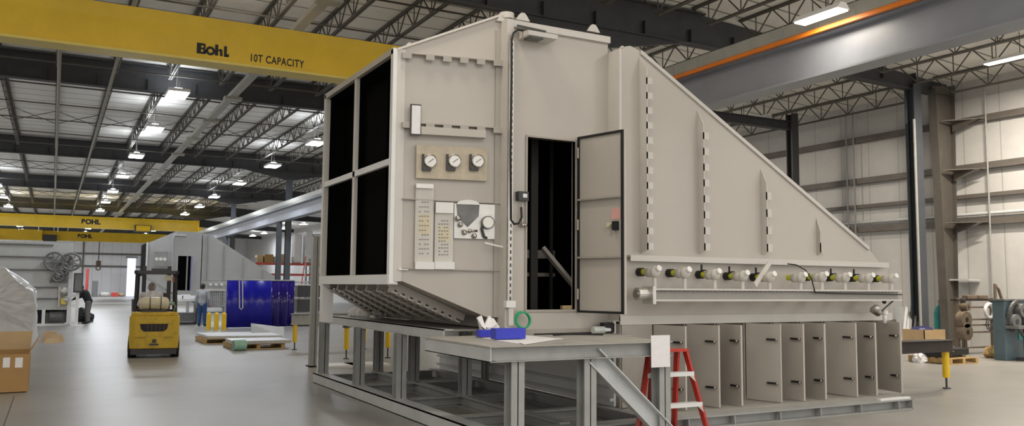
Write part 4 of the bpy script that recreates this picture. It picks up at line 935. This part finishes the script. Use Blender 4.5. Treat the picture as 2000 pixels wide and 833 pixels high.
tag(MB().prism([a,b,c,d_], (0,.03,.0)).build('leaning_sheet', STEEL), 'grey metal sheet propped up behind the bright sheet stack', 'sheet')
yd = 36.0; da, db = pt(579,640,y=yd), pt(612,556,y=yd)
t = thing('storage_crate', 'dark stacked crate unit standing past the violet end of the blue screen', 'crate', ((da.x+db.x)/2, yd+.5, 0))
for k in range(3): z0_ = db.z*k/3; c_ = MB().box(da.x,db.x+.3,yd,yd+1,z0_+.04,z0_+db.z/3-.03).build('crate_body', DKGREY, t, bevel=.02); MB().box(da.x-.02,db.x+.32,yd-.03,yd+1.02,z0_+db.z/3-.05,z0_+db.z/3).build('crate_rim', (STEEL, STEEL, WHITE)[k], t)
for xx_ in (da.x,db.x+.24): MB().box(xx_,xx_+.06,yd,yd+1,0,.04).build('skid', WOOD, t)
# grey tall panel at the rear of the walkway and the jack stands
a, b = pt(606,718,z=0), pt(631,722,z=0); zt = pt(615,462,y=a.y).z
t = thing('tall_panel', 'tall grey flanged steel panel standing behind the walkway end', 'panel', ((a.x+b.x)/2, a.y+.2, 0))
MB().box(a.x,b.x,a.y,a.y+.03,0,zt).build('panel_face', STEELL, t); MB().box(a.x-.02,a.x+.06,a.y-.05,a.y+.1,0,zt).build('panel_flange', STEEL, t); MB().box(b.x-.04,b.x+.0,a.y-.05,a.y+.1,0,zt).build('panel_flange', STEEL, t)
MB().box(a.x-.02,b.x,a.y-.05,a.y+.3,0,.03).build('foot_plate', DKGREY, t)
def jack(label, u, v0, v1, vt=None, beam=None):
    p = pt(u, v1, z=0); z1 = pt(u, v0, y=p.y).z; z0 = z1*.30
    t = thing('jack_stand', label, 'jack stand', p)
    MB().cyl(p+Z*z0, p+Z*z1, .06, 12).build('tube', YEL, t); MB().cyl(p+Z*.02, p+Z*z0, .018, 8).build('screw', DKGREY, t); MB().cyl(p, p+Z*.02, .07, 12).build('foot', DKGREY, t)
    return p, z1
p, z1 = jack('yellow jack stand under the grey beam behind the pallets', 575, 635, 684)
tag(MB().ibeam((p.x-.1,p.y,z1+.15),(p.x+2.2,p.y+.2,z1+.15),.18,.3,.02,.02).build('steel_beam', STEEL), 'short grey beam resting on the jack stand behind the pallets', 'beam')
JS = []
for u, v0, v1, w in ((676,640,702,'seen between the walkway posts at its far end'),(711,638,683,'seen between the second and third walkway posts'),(757,632,700,'seen beside the third walkway post')):
    JS.append(jack('yellow jack stand '+w, u, v0, v1))
(pa_, za_), (pb_, zb2_) = JS[0], JS[2]; q0 = Vector((pa_.x,pa_.y,za_+.13)); q1 = Vector((pb_.x,pb_.y,zb2_+.13)); dq = (q1-q0).normalized()
tag(MB().ibeam(q0-dq*.1, q1+dq*.4,.2,.26,.02,.02).build('steel_beam', DARKST), 'dark beam lying on the stands behind the walkway', 'beam')
for (u, v, w) in ((672,718,'beside the first walkway post'),(718,716,'beside the second walkway post')):
    p = pt(u, v, z=0); tag(MB().box(p.x-.4,p.x+.45,p.y-.2,p.y+.5,0,.05).build('white_plate', WHITE), 'white plate lying on the floor '+w, 'plate')

# ================================================================== WHITE MACHINE, SHEETED PILE, CARTONS
ym = 39.5; wx = lambda u: pt(u,560,y=ym).x; wz = lambda v: pt(80,v,y=ym).z
WM = mat('white_machine_paint', (.52,.53,.52), .45, var=.05)
t = thing('white_machine', 'white ribbed machine module with pulleys behind the sheeted pile', 'machine', (wx(70), ym+1.5, 0))
MB().box(wx(-40),wx(140),ym,ym+4,wz(606),wz(474)).build('housing', WM, t)
for v in (479,503,528,562,584): MB().box(wx(-40),wx(100 if v < 550 else 118),ym-.06,ym,wz(v+1.5),wz(v-1.5)).build('rib', GREYM, t)
MB().box(wx(133),wx(141),ym-.1,ym+.1,wz(634),wz(500)).build('corner_frame', WHITE, t)
MB().box(wx(-40),wx(141),ym-.05,ym+4,wz(640),wz(633)).build('skid_base', WHITE, t)
for u in (64,88,136): MB().box(wx(u)-.06,wx(u)+.06,ym-.03,ym+.1,wz(634),wz(606)).build('stand_leg', WHITE, t)
MB().box(wx(-40),wx(135),ym+1,ym+1.1,wz(634),wz(606)).build('dark_recess', DKGREY, t)
MB().box(wx(92),wx(130),ym+.2,ym+.8,wz(633),wz(612)).cyl((wx(100),ym+.2,wz(620)),(wx(125),ym+.2,wz(620)),.22,14).build('motor', GREYM, t)
for u, v, r in ((104,511,.36),(137,511,.34),(118,525,.26),(128,507,.2),(112,540,.2)):
    c = Vector((wx(u),ym-.25,wz(v))); w = MB().ring(c, Y, r, .05, 24, 6).build('pulley_rim', GREYM, t); m = MB()
    for k in range(4): q_ = pi*k/4+.3; e_ = Vector((cos(q_),0,sin(q_)))*r; m.bar(c-e_, c+e_, .05, .05, up=(0,1,0))
    m.cyl(c-Y*.06, c+Y*.25, .08, 10); m.build('pulley_spokes', GREYM, w)
MB().prism([(wx(96),ym-.1,wz(552)),(wx(130),ym-.1,wz(552)),(wx(124),ym-.1,wz(520)),(wx(108),ym-.1,wz(520))], (0,.1,0)).build('pulley_bracket', GREYM, t)
MB().ball((wx(125),ym-.15,wz(568)),.16,10).ball((wx(130),ym-.12,wz(585)),.14,10).cyl((wx(117),ym-.1,wz(600)),(wx(117),ym-.1,wz(560)),.05,8).build('pipe_fittings', ALU, t)
MB().box(wx(120),wx(131),ym-.2,ym,wz(595),wz(583)).build('yellow_motor', YEL2, t)
yb = 38.6; a, b = pt(143,572,y=yb), pt(163,534,y=yb)
t = thing('control_cabinet', 'dark grey control cabinet on a white post beside the hooded person', 'cabinet', ((a.x+b.x)/2, yb+.2, 0))
MB().box(a.x,b.x,yb,yb+.35,a.z,b.z).build('cabinet_box', DKGREY, t, bevel=.02); MB().box((a.x+b.x)/2-.06,(a.x+b.x)/2+.06,yb+.1,yb+.25,0,a.z).build('post', WHITE, t); MB().box(a.x,b.x,yb,yb+.4,0,.04).build('foot', WHITE, t)
MB().box(a.x+.04,b.x-.04,yb-.015,yb,a.z+.06,b.z-.06).build('cabinet_door', GREYM, t)
p = pt(158,630,z=0); crumple('black_sack', 'black sack on the floor at the hooded person\'s feet', 'sack', [p+Z*.2+Y*.3, p+Z*.16+X*.3+Y*.3, p+Z*.38+Y*.3], .22, BLACK, seed=5)
# sheeted pile
yp = 27.0; tx = lambda u: pt(u,600,y=yp).x; tz_ = lambda v: pt(40,v,y=yp).z
t = MB(); x_r = tx(65); prof = [(-3.2,0),(x_r+.05,0),(x_r,tz_(600)),(x_r-.02,tz_(564)),(tx(40),tz_(546)),(tx(0),tz_(522)),(-2.4,tz_(515)),(-3.2,tz_(540))]
rr = random.Random(4); n = 14; V = []; F = []
for j in range(n+1):
    for i, (x, z) in enumerate(prof): V.append(Vector((x+rr.uniform(-.06,.06), yp+j*.22+rr.uniform(-.05,.05), max(0,z*(1-.04*abs(j-4)/4)+rr.uniform(-.05,.05)*(z > 0)))))
k = len(prof)
for j in range(n):
    for i in range(k): F.append((j*k+i, j*k+(i+1)%k, (j+1)*k+(i+1)%k, (j+1)*k+i))
# front drape made of creased panels
F += [tuple(range(k))[::-1], tuple(n*k+i for i in range(k))]
o_ = t.add(V, F).build('sheeted_pile', TARP); tag(o_, 'pile covered in translucent white plastic sheeting beside the big carton', 'covered pile')
sb_ = o_.modifiers.new('sub','SUBSURF'); sb_.subdivision_type = 'SIMPLE'; sb_.levels = 3; sb_.render_levels = 3
tex = bpy.data.textures.new('creases','CLOUDS'); tex.noise_scale = .5; dm = o_.modifiers.new('creases','DISPLACE'); dm.texture = tex; dm.strength = .16; dm.texture_coords = 'LOCAL'
# big open carton
a = pt(52, 767, z=0); yb = a.y; xl = pt(0,768,y=yb).x-.35; xr = a.x; zt = pt(52,692,y=yb).z; dp = 1.15; xr2 = xr
t = thing('cardboard_box', 'big open brown carton on the floor with two white labels', 'carton', ((xl+xr)/2, yb+dp/2, 0))
MB().box(xl,xr,yb,yb+.012,0,zt).build('box_front', CARD, t); MB().box(xl,xr,yb+dp,yb+dp+.012,0,zt).build('box_back', CARD, t)
MB().box(xr,xr+.012,yb,yb+dp,0,zt).build('box_side', CARD, t); MB().box(xl-.012,xl,yb,yb+dp,0,zt).build('box_side', CARD, t); MB().box(xl,xr,yb,yb+dp,0,.012).build('box_bottom', CARD, t)
fl = lambda pts, d: MB().prism(pts, d).build('flap', CARDL, t)
fl([(xl,yb+dp,zt),(xr,yb+dp,zt),(xr+.02,yb+dp+.1,zt+.3),(xl,yb+dp+.1,zt+.3)], (0,.012,0))
fl([(xr,yb,zt),(xr,yb+dp,zt),(xr+.12,yb+dp,zt+.22),(xr+.12,yb+.02,zt+.22)], (.012,0,0))
fl([(xl,yb,zt),(xr,yb,zt),(xr,yb-.1,zt-.28),(xl,yb-.1,zt-.28)][:4], (0,-.012,0)) if False else None
for u0, u1 in ((5,20),(29,45)):
    p, q_ = pt(u0,719,y=yb-.002), pt(u1,699,y=yb-.002); MB().box(p.x,q_.x,yb-.004,yb,p.z,q_.z).build('white_label', PAPER, t)
p = pt(88, 672, z=0); rr = random.Random(2)
for i, w in enumerate(('nearest the big carton','leaning on the scrap pile','flat behind the big carton')):
    c = p+Vector((rr.uniform(-.1,.2)+.1*i, i*.45, 0)); z_ = .12+.08*i
    tag(MB().prism([c+Vector((-.22,0,.0)),c+Vector((.2,.1,.0)),c+Vector((.16,.25,z_)),c+Vector((-.16,.2,z_))], (.0,.02,.02)).build('cardboard_scrap', CARDL), 'torn piece of cardboard '+w, 'cardboard')

# ================================================================== STORAGE RACKS AND FAR END
yr = 70.0; rx = lambda u: pt(u,500,y=yr).x; rz = lambda v: pt(560,v,y=yr).z
t = thing('pallet_rack', 'red beamed pallet rack behind the runway columns', 'pallet rack', (rx(560), yr+.6, 0))
for u in (500,548,606,640): 
    for dy in (0,1.2): MB().box(rx(u)-.06,rx(u)+.06,yr+dy-.05,yr+dy+.05,0,rz(505)).build('upright', RUNWAY, t)
for v in (516,537): 
    for dy in (0,1.2): MB().box(rx(500),rx(640),yr+dy-.08,yr+dy-.03,rz(v+2),rz(v-1.5)).build('rack_beam', REDR, t)
    MB().box(rx(500),rx(640),yr,yr+1.2,rz(v-1.5),rz(v-2)).build('rack_deck', WOOD, t)
MB().box(rx(500),rx(640),yr,yr+1.2,rz(554),rz(550)).build('lower_shelf', WHITE, t)
for i, (u0, u1, v0, w) in enumerate(((574,594,457,'slim white wrapped load nearest the blue screen'),(596,615,449,'tall white wrapped load in the middle of the rack top'),(612,640,455,'white wrapped load half hidden by the intake edge'))):
    tag(MB().box(rx(u0)+.03,rx(u1)-.15,yr+.1,yr+1.1,rz(514),rz(v0)).build('wrapped_pallet_load', WRAP, bevel=.12), w+' on the red rack', 'wrapped load')
for i, (u0, u1, v0, w) in enumerate(((503,515,500,'small brown carton at the aisle end'),(518,535,498,'brown carton second from the aisle end'),(538,546,502,'pale small carton beside the column'),(549,566,497,'brown carton before the wrapped loads'))):
    tag(MB().box(rx(u0),rx(u1),yr+.15,yr+1.0,rz(514),rz(v0)).build('carton', (CARDL, CARD, WRAP, CARDL)[i], bevel=.03), w+' of the red rack', 'carton')
t = thing('rolling_ladder', 'white warehouse ladder with a red brace standing before the red rack', 'ladder', (rx(590), yr-2.5, 0))
a, b = pt(583,560,y=yr-3), pt(597,502,y=yr-1.5)
for dx in (0,.8): MB().bar((a.x+dx,yr-3,0),(b.x+dx,yr-1.5,b.z),.06,.08,up=(0,1,0)).build('ladder_rail', WHITE if dx else REDR, t); MB().box(b.x+dx-.03,b.x+dx+.03,yr-1.5,yr-1.42,0,b.z+.6).build('ladder_post', WHITE, t)
for k in range(9): f = (k+1)/10; MB().box(a.x+(b.x-a.x)*f,a.x+(b.x-a.x)*f+.8,yr-3+1.5*f-.1,yr-3+1.5*f+.1,b.z*f,b.z*f+.04).build('ladder_step', WHITE, t)
# things along the end wall
for v, w in ((497,'upper'),(521,'lower')):
    z = pt(220,v,y=131.9).z; tag(MB().box(-11.9,25.2,131.75,131.98,z-.12,z+.12).build('wall_girt', GIRTM), w+' dark girt across the white end wall', 'girt')
struct(MB().box(3.5,3.7,131.85,132,0,9).build('trim_1', GIRTM))
p = pt(255,575,y=125); a, b = pt(246,572,y=125), pt(266,505,y=125)
t = thing('strip_curtain', 'bright vinyl strip curtain glowing with daylight at the aisle end', 'strip curtain', ((a.x+b.x)/2, 125, 0))
n = 8
for k in range(n): x = a.x+(b.x-a.x)*k/n; MB().box(x,x+(b.x-a.x)/n*.92,125+.03*(k%2),125.02+.03*(k%2),0,b.z).build('strip', DAY, t)
MB().box(a.x-.2,b.x+.2,124.9,125.15,b.z,b.z+.25).build('track', GIRTM, t)
for u in (0,): pass
ye = 122.0; ex = lambda u: pt(u,570,y=ye).x; ez = lambda v: pt(220,v,y=ye).z
tag(MB().box(ex(180),ex(191),ye,ye+1,0,ez(549)).build('steel_locker', GREYM, bevel=.05), 'grey locker against the end wall behind the hooded person', 'locker')
tag(MB().box(ex(218),ex(231),ye,ye+1,0,ez(572)).build('red_tool_chest', REDR, bevel=.05), 'low red chest on the floor by the end wall', 'chest')
tag(MB().box(ex(195),ex(216),ye+1,ye+2.5,0,ez(571)).build('covered_load', WRAP, bevel=.25), 'low pale wrapped load next to the red chest', 'load')
tag(MB().box(ex(233),ex(244),ye+1,ye+2.0,0,ez(573)).build('covered_load', CARDL, bevel=.2), 'low brown load between red chest and strip curtain', 'load')
tag(MB().cyl((ex(169),ye,0),(ex(169),ye,ez(526)),.16,12).build('fire_riser', REDR), 'red pipe riser at the end wall beside the control cabinet', 'pipe')

# ================================================================== SIDE WALL
xw = 25.4
for (v, w) in ((231,'topmost'),(325,'second highest'),(383,'thin middle'),(435,'lowest')):
    z = pt(1940, v-3, x=xw-.1).z; h = .06 if v == 383 else .10
    m = MB().box(xw-.2,xw-.01,2.2,31.9,z-h,z+h); tag(m.build('wall_girt', GIRTM), w+' horizontal girt along the white side wall', 'girt')
a = pt(1940,400,x=xw-.15); tag(MB().tube([(xw-.12,2.2,a.z-.25),(xw-.12,31.9,a.z-.25)],.05,8).build('wall_pipe', STEELL, smooth=True), 'pale pipe along the side wall under the thin girt', 'pipe')
for u, w in ((1932,'between the corner column and the frame edge'),(1656,'first of the two beyond the big column'),(1670,'second of the two beyond the big column')):
    p = pt(u,400,x=xw-.25); tag(MB().tube([(p.x,p.y,0.0),(p.x,p.y,8.2)],.025,8).build('wall_conduit', STEEL), 'thin vertical conduit on the side wall '+w, 'conduit')
p = pt(1842,500,x=24.55); yc_ = p.y
t = thing('corner_column', 'big tapered dark brown frame column at the side wall', 'column', (24.7, yc_, 0))
MB().prism([(24.55,yc_-.14,0),(24.3,yc_-.14,8.1),(24.3,yc_+.14,8.1),(24.55,yc_+.14,0)], (-.03,0,0)).build('front_flange', COLB, t)
MB().prism([(24.97,yc_-.14,0),(25.2,yc_-.14,8.3),(25.2,yc_+.14,8.3),(24.97,yc_+.14,0)], (.03,0,0)).build('rear_flange', COLB, t)
MB().prism([(24.55,yc_-.01,0),(24.97,yc_-.01,0),(25.2,yc_-.01,8.3),(24.3,yc_-.01,8.2)], (0,.02,0)).build('web', COLB, t)
for v in (237,334,437):
    z = pt(1870,v,x=24.9).z
    m = MB().prism([(24.5,yc_-.15,z),(25.3,yc_-.15,z),(25.3,yc_-1.3,z)], (0,0,.03)).prism([(25.0,yc_-.16,z),(25.0,yc_-1.1,z),(25.0,yc_-.16,z-.3)], (.02,0,0)); m.build('girt_bracket', COLB, t)
p = pt(1795,500,x=23.5)
tag(MB().ibeam((23.45,p.y,0),(23.45,p.y,8.15),.36,.34,.03,.02,up=(0,1,0)).build('steel_column', COLM), 'dark blue grey steel column standing beside the tapered corner column', 'column')
tag(MB().tube([(23.2,p.y-.2,.0),(23.2,p.y-.2,7.0)],.04,8).build('column_conduit', STEEL), 'bright conduit clipped to the blue grey column', 'conduit')
p = pt(1548,300,x=23.5)
tag(MB().ibeam((23.5,p.y,0),(23.5,p.y,8.1),.32,.3,.03,.02,up=(0,1,0)).build('steel_column', DARKST), 'dark steel column rising behind the sloped duct', 'column')
tag(MB().ibeam((12.2,p.y,7.65),(23.3,p.y,7.65),.25,.32,.025,.02).build('cross_beam', DARKST), 'dark cross beam meeting the column behind the sloped duct', 'beam')

# ================================================================== CLUTTER AT THE SIDE WALL
p = pt(1849,760,z=0); pj, zj = jack('yellow jack stand under the rusty beam beside the plenum', 1849, 687, 760)
zb_ = pt(1800,688,y=pj.y).z; zt_ = pt(1800,666,y=pj.y).z
tag(MB().box(12.35,pj.x+.06,pj.y-.1,pj.y+.1,zj,zj+zt_-zb_).box(12.35,pj.x+.05,pj.y-.16,pj.y+.16,zj+zt_-zb_,zj+zt_-zb_+.015).build('steel_beam', BROWNB), 'dark rusty beam resting on the jack stand beside the plenum', 'beam')
yk = 15.5
def kx(u, y=None): return pt(u,640,y=y or yk).x
def kz(v, u=1900, y=None): return pt(u,v,y=y or yk).z
t = thing('cardboard_box', 'open brown carton behind the rusty beam with a dark blue bag inside', 'carton', (kx(1826,16),16.3,0))
x0, x1 = kx(1805,16), kx(1847,16); z1 = kz(645,1826,16)
MB().box(x0,x1,16,16.02,0,z1).box(x0,x1,16.7,16.72,0,z1).box(x0,x0+.02,16,16.7,0,z1).box(x1-.02,x1,16,16.7,0,z1).build('box_walls', CARDL, t)
MB().ball(((x0+x1)/2-.1,16.35,z1),.28,12,(1.3,1,.35)).build('blue_bag', mat('navy_bag',(.03,.03,.12),.5), t)
cx_, cy_ = kx(1836,17.6), 17.6; z0_, z1_ = kz(641,1836,17.6), kz(596,1836,17.6)
t = thing('gas_cylinder', 'teal gas cylinder standing between the two columns', 'gas cylinder', (cx_,cy_,0))
MB().tube([(cx_,cy_,0),(cx_,cy_,z1_-.25),(cx_,cy_,z1_-.1),(cx_,cy_,z1_-.02)],[.17,.17,.12,.05],16).build('cylinder_body', CYAN, t); MB().cyl((cx_,cy_,z1_-.02),(cx_,cy_,z1_+.12),.03,8).ball((cx_,cy_,z1_+.12),.05,8).build('valve', STEEL, t)
for i, (ub, ut, vt, w) in enumerate(((1762,1771,600,'against the wall panel'),(1774,1781,598,'second from the plenum'),(1784,1791,575,'third from the plenum'),(1790,1800,555,'steepest of the bundle'),(1798,1804,560,'nearest the blue grey column'),(1768,1777,610,'shortest of the bundle'))):
    b_, t_ = pt(ub,662,y=17.0), pt(ut,vt,y=17.5); b_.z = 0; tag(MB().bar(b_, t_, .07, .012).bar(b_+Y*.03, t_+Y*.03, .012, .07).build('angle_bar', (STEELL, STEEL, STEEL, STEEL, DARKST, STEELL)[i]), 'steel angle bar leaning beyond the plenum end, '+w, 'angle bar')
tag(MB().box(kx(1752,18.7),kx(1772,18.7),18.8,18.86,0,kz(600,1760,18.7)).build('leaning_sheet', STEELL), 'flat pale panel leaning beyond the plenum end', 'panel')
# reel rack
yk = 14.6; t = thing('reel_rack', 'dark steel rack with hose reels and a white ring beside the blue machine', 'rack', (kx(1905), yk+.3, 0))
for u in (1873,1886,1943): MB().box(kx(u)-.05,kx(u)+.05,yk,yk+.1,0,kz(583)).build('rack_upright', RUST, t)
for v in (587,601,625,636,650,680): MB().box(kx(1870),kx(1946),yk+.02,yk+.09,kz(v+1.5),kz(v-1.5)).build('rack_rail', RUST, t)
MB().box(kx(1868),kx(1946),yk-.05,yk+.15,kz(588),kz(585)).build('rack_top', BROWNB, t)
for u, v, r in ((1879,600,.10),(1875,624,.22),(1876,648,.22)): c = Vector((kx(u),yk-.16,kz(v))); w = MB().cyl(c-Y*.05, c+Y*.15, r, 22).build('reel', RUST, t); MB().cyl(c-Y*.055, c-Y*.05, r*.3, 14).build('reel_hub', BLACK, w)
c = Vector((kx(1927),yk-.1,kz(608))); tag(MB().ring(c,Y,.19,.05,26,8).build('white_ring', WHITE, smooth=True), 'white ring hanging on the reel rack', 'ring')
c = Vector((kx(1927),yk-.1,kz(634))); tag(MB().ring(c,Y,.17,.015,24,6).ring(c+X*.02-Y*.03,Y,.15,.015,24,6).build('wire_coil', DKGREY), 'thin dark wire coil hanging below the white ring', 'coil')
for u0, u1, w in ((1890,1910,'nearest the reels'),(1912,1931,'nearest the blue machine')): tag(MB().box(kx(u0),kx(u1),yk-.03,yk+.14,kz(585),kz(577)).build('tool_box', RUST, bevel=.02), 'dark low box on the reel rack top '+w, 'box')
# blue machine
yq = 13.0; qx = lambda u: pt(u,640,y=yq).x; qz = lambda v: pt(1970,v,y=yq).z
t = thing('blue_machine', 'blue grey roll forming machine with round rollers at the frame edge', 'machine', (qx(1985), yq+.6, 0))
MB().box(qx(1963),qx(2050),yq,yq+.32,0,qz(588)).build('machine_body', BLUEM, t, bevel=.02)
MB().box(qx(1961),qx(2050),yq-.03,yq+.35,qz(588),qz(585)).build('machine_top', GREYM, t)
c = Vector((qx(1985),yq-.08,qz(622))); m = MB(); m.tube([c+Vector((cos(a_)*.42,0,sin(a_)*.42)) for a_ in [radians(95+k*12) for k in range(12)]], .06, 8); m.build('guard_arc', DKGREY, t)
for u, v, r in ((1987,607,.17),(1972,628,.18),(2003,628,.18)): c = Vector((qx(u),yq-.2,qz(v))); w = MB().cyl(c, c+Y*.2, r, 22).build('roller', GREYM, t); MB().cyl(c-Y*.01, c, r*.35, 14).build('roller_hub', DKGREY, w)
MB().box(qx(1962),qx(2020),yq-.35,yq-.02,qz(642),qz(636)).build('roller_table', GREYM, t)
MB().bar((qx(1966),yq-.3,qz(642)),(qx(1980),yq-.3,qz(665)),.05,.05,up=(0,1,0)).box(qx(1978),qx(1983),yq-.35,yq-.25,.05,qz(642)).box(qx(1974),qx(1990),yq-.45,yq-.1,0,.08).build('table_leg', DKGREY, t)
MB().box(qx(1988),qx(2005),yq-.02,yq,qz(665),qz(652)).build('machine_plate', CYAN, t)
# hanging hook arm and shelf
tag(MB().tube([Vector((pt(1944,600,y=14.3).x,14.3,0)),pt(1943,555,y=14.3),pt(1950,565,y=14.3),pt(1958,590,y=14.3)],.04,8).build('boom_arm', RUST), 'brown curved arm rising above the reel rack', 'arm')
a, b = pt(1858,546,x=25.2), pt(1908,542,x=25.2); tag(MB().box(24.8,25.35,min(a.y,b.y),max(a.y,b.y),a.z-.05,a.z).build('wall_shelf', STEELL), 'narrow pale shelf on the side wall above the reel rack', 'shelf')
# pallet and scrap
a, b = pt(1840,712,z=0), pt(1932,712,z=0); pallet('pale pallet of scrap on the floor before the reel rack', a.x, b.x, a.y-.2, a.y+.9)
pc_ = Vector(((a.x+b.x)/2, a.y+.3, .15))
tag(MB().prism([(a.x,a.y-.1,.35),(b.x-.3,a.y,.2),(b.x-.4,a.y+.7,.22),(a.x,a.y+.8,.42)], (0,0,.015)).build('cardboard_sheet', CARDL), 'flat brown cardboard sheet on top of the scrap pallet', 'cardboard')
tag(MB().prism([(a.x+.05,a.y-.08,.15),(b.x-.3,a.y+.02,.15),(b.x-.3,a.y+.7,.15),(a.x+.05,a.y+.7,.15)], (0,0,.05)).prism([(a.x+.05,a.y-.05,.2),(a.x+.05,a.y+.7,.2),(a.x+.05,a.y+.7,.4),(a.x+.05,a.y-.05,.34)], (.9,0,-.0)).build('black_tray', BLACK), 'black tray under the cardboard sheet on the scrap pallet', 'tray')
p = pt(1812,708,z=0); crumple('paper_scrap', 'crumpled white plastic on the floor beside the scrap pallet', 'scrap', [p+Z*.1, p+X*.28+Z*.09, p+X*-.3+Z*.08], .15, PAPER, seed=9)
crumple('rag', 'small white rag lying on the scrap pallet', 'rag', [Vector((b.x-.15,a.y+.05,.215))], .08, WHITE, seed=11)
p = pt(1937,700,z=0); crumple('waste_heap', 'brown waste bag beside the blue machine leg', 'bag', [p+Z*.15, p+X*.2+Z*.12], .17, WOOD, seed=12)
# loose white bar on the front beam
p = pt(1745,780,z=.16); tag(MB().box(p.x-.3,p.x+.35,p.y-.02,p.y+.04,.15,.175).build('white_strip', WHITE), 'thin white strip lying on the skid end near the jack stand', 'strip')
